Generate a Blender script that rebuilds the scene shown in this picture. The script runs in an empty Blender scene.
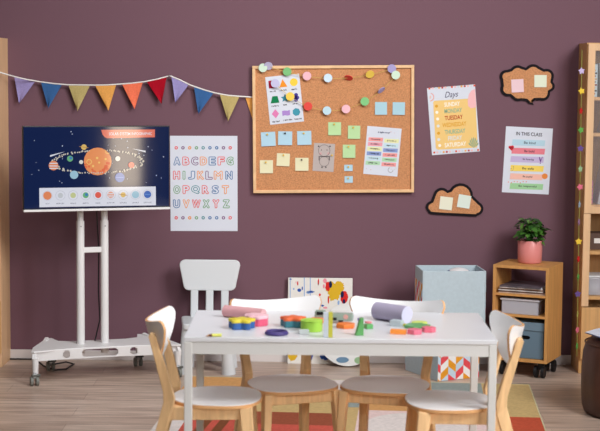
import bpy, bmesh, math, random
from mathutils import Vector, Matrix
random.seed(7)
S = bpy.context.scene
COL = S.collection
PI = math.pi
# ------------------------------------------------------------------ camera
FPX = 1500.0
PITCH = math.atan(143.5/FPX); YAW = .007; ROLL = .009
CAMZ = 1.82
R = Matrix.Rotation(YAW,3,'Z') @ Matrix.Rotation(PI/2-PITCH,3,'X') @ Matrix.Rotation(ROLL,3,'Z')
C0 = Vector((0,0,CAMZ))
WY = 9.33                      # the wall's distance
def ray(px,py): return R @ Vector(((px-300)/FPX, (215.5-py)/FPX, -1))
def P(px,py,Y=WY):
    d = ray(px,py); return C0 + d*(Y/d.y)
def F(px,py,z=0.):
    d = ray(px,py); return C0 + d*((z-CAMZ)/d.z)
cd = bpy.data.cameras.new('camera'); cam = bpy.data.objects.new('camera',cd); COL.objects.link(cam)
cd.sensor_width = 36; cd.lens = FPX/600*36; cd.clip_end = 100
cam.matrix_world = Matrix.Translation(C0) @ R.to_4x4()
cd.dof.use_dof = True; cd.dof.focus_distance = 9.2; cd.dof.aperture_fstop = 4.5
S.camera = cam
# ------------------------------------------------------------------ materials
def lin(c):
    return tuple(((v/255)/12.92 if v/255<=.04045 else ((v/255+.055)/1.055)**2.4) for v in c)
MATS = {}
def mat(name, rgb, rough=.55, spec=.4, metal=0, noise=0, nscale=8, bump=0, bscale=60, emit=0, trans=0, coat=0, stretch=(1,1,1), sheen=0):
    if name in MATS: return MATS[name]
    m = bpy.data.materials.new(name); m.use_nodes = True
    nt = m.node_tree; b = nt.nodes['Principled BSDF']
    c = lin(rgb)
    b.inputs['Base Color'].default_value = (*c,1)
    b.inputs['Roughness'].default_value = rough
    b.inputs['Specular IOR Level'].default_value = spec
    b.inputs['Metallic'].default_value = metal
    b.inputs['Transmission Weight'].default_value = trans
    b.inputs['Coat Weight'].default_value = coat
    b.inputs['Sheen Weight'].default_value = sheen
    if emit:
        b.inputs['Emission Color'].default_value = (*c,1); b.inputs['Emission Strength'].default_value = emit
    if noise or bump:
        tc = nt.nodes.new('ShaderNodeTexCoord'); mp = nt.nodes.new('ShaderNodeMapping')
        mp.inputs['Scale'].default_value = stretch
        nt.links.new(tc.outputs['Object'],mp.inputs['Vector'])
    if noise:
        n = nt.nodes.new('ShaderNodeTexNoise'); n.inputs['Scale'].default_value = nscale; n.inputs['Detail'].default_value = 5
        nt.links.new(mp.outputs[0],n.inputs['Vector'])
        r = nt.nodes.new('ShaderNodeValToRGB')
        r.color_ramp.elements[0].position = .3; r.color_ramp.elements[1].position = .7
        r.color_ramp.elements[0].color = (*[v*(1-noise) for v in c],1)
        r.color_ramp.elements[1].color = (*[min(1,v*(1+noise)) for v in c],1)
        nt.links.new(n.outputs['Fac'],r.inputs['Fac']); nt.links.new(r.outputs[0],b.inputs['Base Color'])
    if bump:
        n2 = nt.nodes.new('ShaderNodeTexNoise'); n2.inputs['Scale'].default_value = bscale
        nt.links.new(mp.outputs[0],n2.inputs['Vector'])
        bp = nt.nodes.new('ShaderNodeBump'); bp.inputs['Strength'].default_value = bump; bp.inputs['Distance'].default_value = .002
        nt.links.new(n2.outputs['Fac'],bp.inputs['Height']); nt.links.new(bp.outputs[0],b.inputs['Normal'])
    MATS[name] = m; return m
wall_m  = mat('wall paint',(113,81,92),.75,.25,bump=.25,bscale=220)
white_m = mat('white lacquer',(218,217,215),.35,.45)
tabletop_m = mat('white tabletop',(222,222,226),.28,.45)
metalw_m = mat('white powder coat',(224,222,222),.4,.45)
plasticw_m = mat('white plastic',(210,213,216),.35,.45)
lam_m   = mat('white laminate',(244,243,244),.4,.4)
birch_m = mat('birch wood',(246,202,150),.5,.35,noise=.12,nscale=5,stretch=(12,12,1.2))
birche_m= mat('birch ply edge',(226,172,118),.5,.35)
oak_m   = mat('beech veneer',(206,158,103),.5,.35,noise=.12,nscale=4,stretch=(10,10,.8))
oakp_m  = mat('pale beech veneer',(222,180,138),.5,.35,noise=.08,nscale=4,stretch=(10,10,.8))
honey_m = mat('honey pine',(206,150,88),.5,.35,noise=.12,nscale=5,stretch=(9,9,1))
frame_m = mat('pine frame',(230,188,142),.5,.35,noise=.1,nscale=20)
cork_m  = mat('cork',(196,138,96),.9,.15,noise=.2,nscale=140,bump=.3,bscale=200)
base_m  = mat('baseboard paint',(214,206,204),.45,.4)
black_m = mat('black rubber',(24,23,26),.5,.3)
dark_m  = mat('black plastic',(20,20,24),.35,.4)
steel_m = mat('grey steel',(150,150,150),.35,.5,metal=.6)
paper_m = mat('white paper',(214,218,229),.8,.15)
ink_m   = mat('dark ink',(52,46,60),.8,.1)
inkg_m  = mat('grey ink',(120,112,112),.8,.1)
string_m= mat('white cotton string',(235,230,225),.9,.1)
def ink(name,rgb): return mat('ink '+name,rgb,.8,.12)
def cloth(name,rgb): return mat('cloth '+name,rgb,.9,.1,noise=.08,nscale=90)
def toy(name,rgb): return mat('toy '+name,rgb,.4,.4)
def glow(name,rgb):
    n = 'screen '+name
    if n in MATS: return MATS[n]
    m = mat(n,tuple(v*.25 for v in rgb),.06,.5); b = m.node_tree.nodes['Principled BSDF']
    b.inputs['Emission Color'].default_value = (*lin(rgb),1); b.inputs['Emission Strength'].default_value = .85
    return m
# floor
fm = bpy.data.materials.new('laminate floor'); fm.use_nodes = True; nt = fm.node_tree; b = nt.nodes['Principled BSDF']
tc = nt.nodes.new('ShaderNodeTexCoord')
br = nt.nodes.new('ShaderNodeTexBrick'); br.offset = .37
br.inputs['Color1'].default_value = (*lin((206,184,168)),1); br.inputs['Color2'].default_value = (*lin((190,166,150)),1)
br.inputs['Mortar'].default_value = (*lin((150,128,114)),1); br.inputs['Scale'].default_value = 1
br.inputs['Mortar Size'].default_value = .0012; br.inputs['Brick Width'].default_value = 1.25; br.inputs['Row Height'].default_value = .19
nt.links.new(tc.outputs['Object'],br.inputs['Vector'])
mp = nt.nodes.new('ShaderNodeMapping'); mp.inputs['Scale'].default_value = (1.3,13,1); nt.links.new(tc.outputs['Object'],mp.inputs['Vector'])
n = nt.nodes.new('ShaderNodeTexNoise'); n.inputs['Scale'].default_value = 2.2; n.inputs['Detail'].default_value = 7; nt.links.new(mp.outputs[0],n.inputs['Vector'])
rp = nt.nodes.new('ShaderNodeValToRGB'); rp.color_ramp.elements[0].position=.32; rp.color_ramp.elements[1].position=.68
rp.color_ramp.elements[0].color=(.62,.60,.58,1); rp.color_ramp.elements[1].color=(1.1,1.1,1.1,1)
nt.links.new(n.outputs['Fac'],rp.inputs['Fac'])
mx = nt.nodes.new('ShaderNodeMix'); mx.data_type='RGBA'; mx.blend_type='MULTIPLY'; mx.inputs[0].default_value=1
nt.links.new(br.outputs['Color'],mx.inputs[6]); nt.links.new(rp.outputs[0],mx.inputs[7]); nt.links.new(mx.outputs[2],b.inputs['Base Color'])
b.inputs['Roughness'].default_value=.36; b.inputs['Specular IOR Level'].default_value=.4
# glass and clear plastic
def clear(name,rgb,fac):
    m = bpy.data.materials.new(name); m.use_nodes=True; nt=m.node_tree; nt.nodes.clear()
    o=nt.nodes.new('ShaderNodeOutputMaterial'); t=nt.nodes.new('ShaderNodeBsdfTransparent'); g=nt.nodes.new('ShaderNodeBsdfPrincipled')
    g.inputs['Base Color'].default_value=(*lin(rgb),1); g.inputs['Roughness'].default_value=.12
    x=nt.nodes.new('ShaderNodeMixShader'); x.inputs[0].default_value=fac
    nt.links.new(t.outputs[0],x.inputs[1]); nt.links.new(g.outputs[0],x.inputs[2]); nt.links.new(x.outputs[0],o.inputs[0]); return m
glass_m = clear('cabinet glass',(200,200,205),.10)
tubp_m  = clear('translucent plastic',(205,205,215),.62)
# ------------------------------------------------------------------ mesh builder
I4 = Matrix.Identity(4)
class MB:
    def __init__(s): s.bm = bmesh.new(); s.mats = []
    def mi(s,m):
        if m not in s.mats: s.mats.append(m)
        return s.mats.index(m)
    def faces(s, vs, fs, m, M=I4, smooth=False):
        k = s.mi(m); bv = [s.bm.verts.new(M @ Vector(v)) for v in vs]
        for f in fs:
            try:
                q = s.bm.faces.new([bv[i] for i in f]); q.material_index = k; q.smooth = smooth
            except ValueError: pass
    def take(s, t, m, M=I4, smooth=False):      # merge a temporary bmesh
        t.verts.index_update()
        s.faces([v.co.copy() for v in t.verts],[[v.index for v in f.verts] for f in t.faces],m,M,smooth); t.free()
    def box(s, c, d, m, M=I4, bev=0, seg=2, rot=None):
        t = bmesh.new(); bmesh.ops.create_cube(t,size=1)
        for v in t.verts: v.co = Vector((v.co.x*d[0],v.co.y*d[1],v.co.z*d[2]))
        if bev: bmesh.ops.bevel(t,geom=t.edges[:],offset=bev,segments=seg,profile=.5,affect='EDGES')
        L = Matrix.Translation(c)
        if rot: L = L @ Matrix.Rotation(rot[0],4,rot[1])
        s.take(t,m,M@L,False)
    def prism(s, pts, d, m, M=I4, y0=0, bev=0, smooth=False):   # outline in x,z; thick along y from y0 to y0-d
        n = len(pts); t = bmesh.new()
        a = [t.verts.new((p[0],y0,p[1])) for p in pts]; c = [t.verts.new((p[0],y0-d,p[1])) for p in pts]
        t.faces.new(a); t.faces.new(c[::-1])
        for i in range(n): t.faces.new((a[i],c[i],c[(i+1)%n],a[(i+1)%n]))
        bmesh.ops.recalc_face_normals(t,faces=t.faces[:])
        if bev:
            es=[e for e in t.edges if len(e.link_faces)==2 and (abs(e.verts[0].co.y-e.verts[1].co.y)<1e-6)]
            bmesh.ops.bevel(t,geom=es,offset=bev,segments=2,profile=.5,affect='EDGES')
        s.take(t,m,M,smooth)
    def slab(s, pts, z0, z1, m, M=I4, bev=0, m2=None):        # outline in x,y; from z0 to z1
        Q = M @ Matrix(((1,0,0,0),(0,0,1,0),(0,1,0,0),(0,0,0,1)))
        s.prism([(p[0],p[1]) for p in pts], z0-z1, m, Q, z0, bev)
    def cyl(s, p0, p1, r0, r1, m, seg=20, caps=True, M=I4, squash=None):
        p0=Vector(p0);p1=Vector(p1);ax=(p1-p0).normalized()
        a = ax.orthogonal().normalized(); b2 = ax.cross(a)
        vs=[];fs=[]
        for p,r in ((p0,r0),(p1,r1)):
            for i in range(seg):
                t=2*PI*i/seg; vs.append(p+(a*math.cos(t)+b2*math.sin(t))*r)
        s.faces(vs,[(i,(i+1)%seg,seg+(i+1)%seg,seg+i) for i in range(seg)],m,M,True)
        if caps: s.faces(vs,[list(range(seg))[::-1],list(range(seg,2*seg))],m,M)
    def bar(s, p0, p1, w0, w1, m, M=I4, up=(0,1,0), bev=0):   # square tapered bar; w=(along up, across)
        p0=Vector(p0);p1=Vector(p1);ax=(p1-p0).normalized(); u=Vector(up); u=(u-ax*u.dot(ax)).normalized(); v=ax.cross(u)
        t=bmesh.new(); q=[]
        for p,w in ((p0,w0),(p1,w1)):
            for a,c in ((-1,-1),(1,-1),(1,1),(-1,1)): q.append(t.verts.new(p+u*(a*w[0]/2)+v*(c*w[1]/2)))
        for f in ((0,1,2,3),(7,6,5,4),(0,4,5,1),(1,5,6,2),(2,6,7,3),(3,7,4,0)): t.faces.new([q[i] for i in f])
        bmesh.ops.recalc_face_normals(t,faces=t.faces[:])
        if bev: bmesh.ops.bevel(t,geom=t.edges[:],offset=bev,segments=2,profile=.5,affect='EDGES')
        s.take(t,m,M)
    def tube(s, pts, r, m, seg=8, M=I4):
        pts=[Vector(p) for p in pts]; vs=[];fs=[]; n=len(pts); a=None
        for i,p in enumerate(pts):
            ax=(pts[min(i+1,n-1)]-pts[max(i-1,0)]).normalized()
            a = ax.orthogonal().normalized() if a is None else (a-ax*a.dot(ax)).normalized()
            b2=ax.cross(a)
            for k in range(seg):
                t=2*PI*k/seg; vs.append(p+(a*math.cos(t)+b2*math.sin(t))*r)
        for i in range(n-1):
            for k in range(seg): fs.append((i*seg+k,i*seg+(k+1)%seg,(i+1)*seg+(k+1)%seg,(i+1)*seg+k))
        s.faces(vs,fs,m,M,True)
        s.faces(vs,[list(range(seg))[::-1],list(range((n-1)*seg,n*seg))],m,M)
    def lathe(s, prof, m, M=I4, seg=28, sx=1, sy=1):
        vs=[];fs=[];n=len(prof)
        for r,z in prof:
            for k in range(seg):
                t=2*PI*k/seg; vs.append((r*math.cos(t)*sx,r*math.sin(t)*sy,z))
        for i in range(n-1):
            for k in range(seg): fs.append((i*seg+k,i*seg+(k+1)%seg,(i+1)*seg+(k+1)%seg,(i+1)*seg+k))
        s.faces(vs,fs,m,M,True)
    def sphere(s, c, r, m, M=I4, u=20, v=12):
        t=bmesh.new(); bmesh.ops.create_uvsphere(t,u_segments=u,v_segments=v,radius=r)
        s.take(t,m,M@Matrix.Translation(c),True)
    def build(s, name, parent=None, M=None):
        me = bpy.data.meshes.new(name); s.bm.to_mesh(me); s.bm.free()
        for m in s.mats: me.materials.append(m)
        o = bpy.data.objects.new(name,me); COL.objects.link(o)
        if parent is not None: o.parent = parent
        if M is not None: o.matrix_local = M
        return o
def tag(o,label,cat,group=None):
    o['label']=label; o['category']=cat
    if group: o['group']=group
    return o
def thing(name,label,cat,M=I4,group=None):
    o=bpy.data.objects.new(name,None); COL.objects.link(o); o.empty_display_size=.05; o.matrix_world=M
    return tag(o,label,cat,group)
def struct(o): o['kind']='structure'; return o
def T(x,y,z,rz=0): return Matrix.Translation((x,y,z)) @ Matrix.Rotation(rz,4,'Z')
def dup(root,M,label,group=None):
    r=root.copy(); COL.objects.link(r); r.matrix_world=M; r['label']=label
    if group: r['group']=group
    for ch in list(root.children):
        c=ch.copy(); COL.objects.link(c); c.parent=r
        for g in ch.children:
            d=g.copy(); COL.objects.link(d); d.parent=c
    return r
# ------------------------------------------------------------------ flat things: frames and print
class Fr:
    def __init__(s,M): s.M=M; s.Mi=M.inverted(); s.sc=(M.translation.y)/FPX
    def loc(s,px,py,y=0.):
        o=s.Mi@C0; d=s.Mi.to_3x3()@ray(px,py); t=(y-o.y)/d.y; q=o+d*t; return (q.x,q.z)
def wallframe(c,Y):                 # four corners TL TR BR BL seen in the photograph
    q=[P(*p,Y) for p in c]
    ex=((q[1]-q[0])+(q[2]-q[3])); ex.y=0; w=ex.length/2; ex.normalize(); ez=Vector((-ex.z,0,ex.x))
    h=(((q[0]-q[3])+(q[1]-q[2]))/2).dot(ez); o=sum(q,Vector())/4
    M=Matrix.Identity(4)
    for i in range(3): M[i][0]=ex[i]; M[i][1]=(0,1,0)[i]; M[i][2]=ez[i]; M[i][3]=o[i]
    f=Fr(M); f.w=w; f.h=h; return f
def poly(mb,f,pts,m,lift=.0006): 
    q=[f.loc(*p) for p in pts]; mb.faces([(x,-lift,z) for x,z in q],[list(range(len(q)))],m)
def disc(mb,f,px,py,r,m,lift=.0006,ry=None,n=20):
    poly(mb,f,[(px+r*math.cos(2*PI*i/n),py+(ry or r)*math.sin(2*PI*i/n)) for i in range(n)],m,lift)
def ring(mb,f,px,py,r,w,m,lift=.0006,n=24,a0=0,a1=2*PI):
    for i in range(n):
        t0=a0+(a1-a0)*i/n;t1=a0+(a1-a0)*(i+1)/n
        poly(mb,f,[(px+q*math.cos(t),py+q*math.sin(t)) for q,t in ((r,t0),(r,t1),(r-w,t1),(r-w,t0))],m,lift)
def rect(mb,f,x0,y0,x1,y1,m,lift=.0006): poly(mb,f,[(x0,y0),(x1,y0),(x1,y1),(x0,y1)],m,lift)
def star_pts(px,py,r,k=.5,n=5,a=-PI/2):
    return [(px+(r if i%2==0 else r*k)*math.cos(a+PI*i/n),py+(r if i%2==0 else r*k)*math.sin(a+PI*i/n)) for i in range(2*n)]
def glyphs(s,offset=0,shear=0):
    c=bpy.data.curves.new('glyph','FONT'); c.body=s; c.size=1; c.offset=offset; c.shear=shear; c.resolution_u=3
    o=bpy.data.objects.new('glyph',c); me=bpy.data.meshes.new_from_object(o)
    vs=[v.co.copy() for v in me.vertices]; fs=[list(p.vertices) for p in me.polygons]
    bpy.data.objects.remove(o); bpy.data.curves.remove(c); bpy.data.meshes.remove(me)
    return vs,fs
def txt(mb,f,s,px,py,hpx,m,lift=.001,wpx=None,offset=0,shear=0,hollow=None):
    vs,fs=glyphs(s,offset,shear)
    x0=min(v.x for v in vs);x1=max(v.x for v in vs);y0=min(v.y for v in vs);y1=max(v.y for v in vs)
    k=hpx*f.sc/(y1-y0); kx=wpx*f.sc/(x1-x0) if wpx else k
    cx,cz=f.loc(px,py)
    tr=lambda v,l:(cx+(v.x-(x0+x1)/2)*kx,-l,cz+(v.y-(y0+y1)/2)*k)
    mb.faces([tr(v,lift) for v in vs],fs,m)
    if hollow:                                          # white body inside a coloured outline
        w=.75*f.sc
        for i in range(8):
            dx,dz=w*math.cos(PI*i/4),w*math.sin(PI*i/4)
            mb.faces([(a+dx,b2-.00004*i,c+dz) for a,b2,c in (tr(v,lift) for v in vs)],fs,m)
        mb.faces([tr(v,lift+.0006) for v in vs],fs,hollow)
def scrib(mb,f,px,py,w,h,m,lift=.001,seed=0):          # illegible handwriting
    rr=random.Random(seed+int(px*13+py*7)); x=px-w/2
    ca,sa=f.M[0][0],-f.M[2][0]
    while x<px+w/2:
        d=rr.uniform(.5,1.1); hh=h*rr.uniform(.5,1); t=rr.uniform(-.25,.25)
        cx,cy=x-px,rr.uniform(-.15,.15)*h
        pp=[(cx,cy-hh/2),(cx+.42,cy-hh/2),(cx+.42+t,cy+hh/2),(cx+t,cy+hh/2)]
        poly(mb,f,[(px+a*ca-b2*sa,py+a*sa+b2*ca) for a,b2 in pp],m,lift)
        if rr.random()<.5: poly(mb,f,[(px+a*ca-b2*sa,py+a*sa+b2*ca) for a,b2 in ((cx,cy-.2),(cx+d,cy-.2),(cx+d,cy+.25),(cx,cy+.25))],m,lift)
        x+=d+(.6 if rr.random()<.2 else 0)
def sheet(mb,f,m,t=.0012,n=8,curl=.0):
    mb.box((0,t/2,0),(f.w,t,f.h),m)
# ================================================================== SETTING
mb=MB(); mb.box((0,WY+.06,1.75),(13,.12,3.7),wall_m); struct(mb.build('wall_back'))
mb=MB(); mb.box((0,4.2,-.03),(13,10.5,.06),fm); struct(mb.build('floor'))
mb=MB(); mb.prism([(0,0),(-.030,0),(-.030,.054),(-.008,.062),(0,.062)],13,base_m,T(6.5,WY,0)@Matrix.Rotation(PI/2,4,'Z')@Matrix.Rotation(0,4,'X'))
o=mb.build('baseboard_back'); struct(o)
# the prism runs along local y -> turn it so that it runs along the wall
o.data.transform(Matrix.Identity(4))
mb2=MB(); mb2.box((0,WY-.007,.031),(13,.014,.062),base_m,bev=.003); 
me_old=o.data; tmp=mb2.build('tmp'); o.data=tmp.data; bpy.data.objects.remove(tmp); bpy.data.meshes.remove(me_old)
# ================================================================== BOOKCASES
def bookcase(M,label,pale):
    m=oakp_m if pale else oak_m; W,H,D,t=.80,2.01,.27,.02
    r=thing('bookcase',label,'bookcase',M)
    for sx in (0,1):
        mb=MB(); mb.box((t/2+sx*(W-t),-D/2,H/2),(t,D,H),m,bev=.0015); mb.build('side_panel',r)
    mb=MB(); mb.box((W/2,-D/2,H-t/2),(W-2*t,D,t),m); mb.build('top_panel',r)
    mb=MB(); mb.box((W/2,-.006,H/2),(W-2*t,.006,H-.03),m); mb.build('back_panel',r)
    for z in SHZ:
        mb=MB(); mb.box((W/2,-D/2-.004,z),(W-2*t,D-.012,.02),m,bev=.001); mb.build('shelf',r)
    mb=MB(); mb.box((W/2,-D+.03,.04),(W-2*t,.018,.08),m); mb.build('plinth',r)
    # glazed upper doors, plain lower doors
    st=.042; g=.002
    for k in (0,1):
        x0=k*W/2+g+ (.004 if k==0 else 0); x1=(k+1)*W/2-g; z0,z1=.985,2.005; y=-D-.010
        d=MB()
        d.box((x0+st/2,y,(z0+z1)/2),(st,.02,z1-z0),oakp_m); d.box((x1-st/2,y,(z0+z1)/2),(st,.02,z1-z0),oakp_m)
        d.box(((x0+x1)/2,y,z1-st/2),(x1-x0-2*st,.02,st),oakp_m); d.box(((x0+x1)/2,y,z0+st/2),(x1-x0-2*st,.02,st),oakp_m)
        dr=d.build('glass_door',r)
        q=MB(); q.box(((x0+x1)/2,y,(z0+z1)/2),(x1-x0-2*st,.004,z1-z0-2*st),glass_m); q.build('glass_pane',dr)
        q=MB(); q.sphere((x1-.02 if k==0 else x0+.02,y-.02,1.15),.012,steel_m); q.build('knob',dr)
        d=MB(); d.box(((x0+x1)/2,y,.25),(x1-x0,.02,.32),oak_m,bev=.002); dr=d.build('wooden_door',r)
        q=MB(); q.sphere((x1-.03 if k==0 else x0+.03,y-.02,.36),.012,steel_m); q.build('knob',dr)
    for k in (0,):
        d=MB(); d.box((.004+.021,-D-.010,.70),(.042,.02,.565),oakp_m); d.build('face_stile',r)
        d=MB(); d.box((W-.025,-D-.010,.70),(.042,.02,.565),oakp_m); d.build('face_stile',r)
    return r
def zb(y,d=9.03): return CAMZ-(y-2.5-72.)/FPX*d
SHZ=[.09,zb(299.5),zb(253.5),zb(206.5),zb(134.5),zb(98.5)]
XB=P(575,200).x
bookcase(T(XB,WY-.002,0),'tall beech bookcase with glass doors at the right edge, star garland on it',False)
XL=P(9.3,200).x
bookcase(T(XL-.80,WY-.002,0),'tall pale beech cabinet at the left edge beside the screen',True)
# things on the right bookcase's shelves
bx0=XB+.05; FY=WY-.10
def book(x,z,w,h,d,lean,rgb,label,spine=None,grp='books in the glass-door bookcase'):
    c=mat('book %d %d %d'%rgb,rgb,.6,.3)
    M=T(x,WY-.05-d/2,z)@Matrix.Rotation(lean,4,'Y')
    t=thing('book',label,'book',M,grp)
    m=MB(); m.box((w/2,0,h/2),(w,d,h),c,bev=.001); m.build('cover',t)
    m=MB(); m.box((w/2,.002,h/2+.0015),(w*.8,d-.006,h),paper_m); m.build('pages',t)
    if spine:
        m=MB()
        for k in range(9): m.box((w/2+(k%2-.5)*w*.3,-d/2-.0006,h*(.1+.09*k)),(w*.45,.001,h*.05),mat('spine %d %d %d'%spine[k%len(spine)],spine[k%len(spine)],.7,.2))
        m.build('spine_print',t)
zs=[z+.0105 for z in SHZ]
book(bx0,zs[5],.028,.195,.17,0,(196,214,220),'pale blue topped book with speckled spine at the left of the top shelf',[(150,60,50),(60,50,50),(200,170,140)])
book(bx0+.054,zs[5],.022,.20,.17,-.09,(168,160,156),'grey speckled book leaning on the top shelf of the glass cabinet',[(90,90,100),(220,215,210)])
book(bx0+.102,zs[5],.02,.19,.17,-.16,(196,160,120),'tan book leaning third on the top shelf of the glass cabinet',[(160,120,90)])
book(bx0+.146,zs[5],.03,.21,.18,-.16,(90,110,150),'blue book leaning fourth on the top shelf of the glass cabinet',[(200,200,210)])
def flatbox(name,x,z,w,d,h,rgb,label,cat='box',lean=0,rz=0,grp=None):
    m=MB(); c=mat('box %d %d %d'%rgb,rgb,.6,.3); m.box((0,0,h/2),(w,d,h),c,bev=.002)
    m.box((0,-d/2-.0005,h*.55),(w*.5,.001,h*.3),mat('box label',(230,226,222),.8,.1))
    tag(m.build(name,None,T(x,WY-.05-d/2,z)@Matrix.Rotation(lean,4,'Y')),label,cat,grp)
flatbox('folder',bx0+.07,zs[4],.016,.17,.19,(190,186,190),'grey folder leaning on the second shelf of the glass cabinet','folder',.25)
flatbox('folder',bx0+.12,zs[4],.016,.17,.19,(170,140,110),'tan folder leaning right of the grey one on the second shelf','folder',.25)
flatbox('shelf_tray',bx0+.12,zs[4]-.0,.10,.15,.03,(226,214,196),'cream tray with small label on the second shelf of the cabinet','tray')
bpy.data.objects['shelf_tray'].matrix_world=T(bx0+.24,WY-.14,zs[4])
flatbox('board_game',bx0+.055,zs[3],.02,.18,.36,(176,174,182),'grey game box leaning tall on the third shelf of the cabinet','box',.17)
book(bx0+.004,zs[3],.018,.14,.15,0,(206,120,150),'small pink book at the left of the third cabinet shelf',[(240,190,200),(90,120,130)])
book(bx0+.165,zs[3],.03,.24,.18,-.12,(214,196,176),'cream book with banded spine leaning on the third cabinet shelf',[(180,150,120),(240,230,220)])
book(bx0+.205,zs[3],.03,.23,.18,-.12,(110,170,160),'teal book leaning behind the banded cream book on third shelf',[(220,230,225)])
flatbox('storage_tin',bx0+.07,zs[2],.12,.14,.10,(92,70,60),'dark brown box with light label on the open cabinet shelf','box')
flatbox('paper_tray',bx0+.20,zs[2],.11,.16,.16,(150,150,156),'grey box beside the dark brown one on open cabinet shelf','box')
t=thing('plastic_tub','clear plastic tub with purple and white contents on lowest open cabinet shelf','tub',T(bx0+.08,WY-.14,zs[1]))
m=MB(); m.box((0,0,.055),(.15,.17,.11),tubp_m,bev=.006); m.build('tub',t)
m=MB(); m.box((0,0,.115),(.16,.18,.012),plasticw_m,bev=.004); m.build('lid',t)
m=MB(); m.sphere((.03,-.02,.045),.032,toy('purple',(110,86,150))); m.sphere((-.03,-.03,.04),.03,toy('white',(225,225,225))); m.build('contents',t)
# star garland down the bookcase's left edge
g=thing('star_garland','string of coloured felt stars hanging down the left edge of the tall bookcase','garland')
gy=WY-.302
st=[(581.5,71,'lilac',(196,178,216)),(581.5,91,'yellow',(232,196,70)),(581,111,'red',(196,40,40)),(580.8,130,'green',(96,160,76)),(580.5,148.5,'purple',(104,80,140)),(580.3,169,'mint',(150,184,140)),(580,187,'pink',(216,110,130)),(579.5,204.5,'blue',(150,170,186)),(579,222,'mauve',(150,116,150)),(578.6,241.5,'yellow',(236,206,84)),(578.4,259,'red',(196,40,40)),(578.2,277,'green',(100,150,70)),(577.8,294,'purple',(112,86,140)),(577.6,314,'olive',(160,164,84)),(577.3,330,'pink',(200,100,100)),(577,346,'green',(120,150,70))]
m=MB(); m.tube([P(582,50,gy)]+[P(x,y,gy) for x,y,_,_ in st]+[P(576.8,356,gy)],.0022,mat('green thread',(150,150,80),.9,.1),6); m.build('thread',g)
for i,(x,y,nm,c) in enumerate(st):
    q=P(x,y,gy-.003); ang=random.uniform(-.4,.4); turn=[.2,0,.9,.3,0,.7,.1,1.1,1.1,0,1.0,1.1,.1,1.2,.9,1.1][i]
    m=MB(); rr=.0225
    pts=[(rr*k*math.cos(a),rr*k*math.sin(a)) for k,a in [((1 if j%2==0 else .58),PI/2+PI*j/5) for j in range(10)]]
    m.prism(pts,.005,cloth('felt '+nm,c),I4,.0025,bev=.001); m.build('star',g,Matrix.Translation(q)@Matrix.Rotation(turn,4,'Z')@Matrix.Rotation(ang,4,'Y'))
# ================================================================== BUNTING
b_=thing('bunting','string of triangular fabric pennants strung across the wall above the screen','bunting')
BY=WY-.035
m=MB(); m.tube([P(-14,68.3,WY-.31),P(-4,71.2,WY-.305),P(3,73.3,WY-.29),P(9,75.1,WY-.22),P(16,77,WY-.13),P(26,79.3,WY-.07)]+[P(x,y,BY) for x,y in ((36,81.1),(40,81.8),(54,83.6),(68,84.8),(93,85.2),(107,85),(120,84.1),(132,83.2),(145,81.6),(157,79.2),(169,76))],.0042,string_m)
m.tube([P(x,y,BY) for x,y in ((169,76),(171,76.2),(180,80),(190,85),(203,89.5),(215,93),(228,95.4),(240,96.4)) ]+[P(247,96.8,WY-.018),P(253,97.2,WY-.0062),P(262,97.3,WY-.0062),P(270,97,WY-.0062)],.0042,string_m); m.build('cord',b_)
m=MB(); m.cyl(P(169.5,76,WY),P(169.5,76,WY-.045),.003,.003,steel_m,10); m.sphere(P(169.5,76,WY-.045),.006,steel_m); m.build('nail',b_)
FL=[((14.3,76.8),(35.6,80.8),(19.3,103.8),'lilac',(150,140,190)),((40.8,81.8),(62.1,84.4),(48.3,108.4),'blue',(58,98,150)),((68.4,84.8),(90.2,85.1),(77.6,110.9),'olive',(184,164,108)),((95.2,85.4),(116.2,84.6),(108.4,110.6),'amber',(226,160,84)),((122,84),(142.8,82),(134.7,108.9),'coral',(236,116,84)),((146.8,81.6),(166.6,77),(161.6,103.8),'crimson',(164,14,34)),((171.4,76.4),(188.9,84.4),(175.4,102.6),'lilac',(150,140,190)),((193.9,86.6),(213.9,92.5),(198.4,114),'blue',(42,84,136)),((219.7,94.1),(239.5,96.4),(228,121.4),'olive',(178,158,106)),((245.2,96.8),(266,97.3),(253.5,122),'amber',(224,154,80))]
for k,(a,c,d,nm,rgb) in enumerate(FL):
    yy=BY if k<9 else WY-.008
    f=Fr(Matrix.Translation(P((a[0]+c[0])/2,(a[1]+c[1])/2,yy)))
    A,C,D=[Vector((q[0],0,q[1])) for q in (f.loc(*a),f.loc(*c),f.loc(*d))]
    m=MB(); N=7; fr=[];
    for i in range(N+1):
        t=i/N; L=A.lerp(D,t); Rr=C.lerp(D,t)
        for j in range(N+1):
            s=j/N; p=L.lerp(Rr,s); p.y=(.006*math.sin(s*PI*1.5+k)*(t)-.006*t) if k<9 else 0; fr.append(p)
    fs=[(i*(N+1)+j,i*(N+1)+j+1,(i+1)*(N+1)+j+1,(i+1)*(N+1)+j) for i in range(N) for j in range(N)]
    cm=cloth('flag '+nm,rgb)
    m.faces(fr,fs,cm,smooth=True); m.faces([p+Vector((0,.0018,0)) for p in fr],[q[::-1] for q in fs],cm,smooth=True)
    o=m.build('pennant',b_,f.M); o['label']=nm+' pennant'
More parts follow.
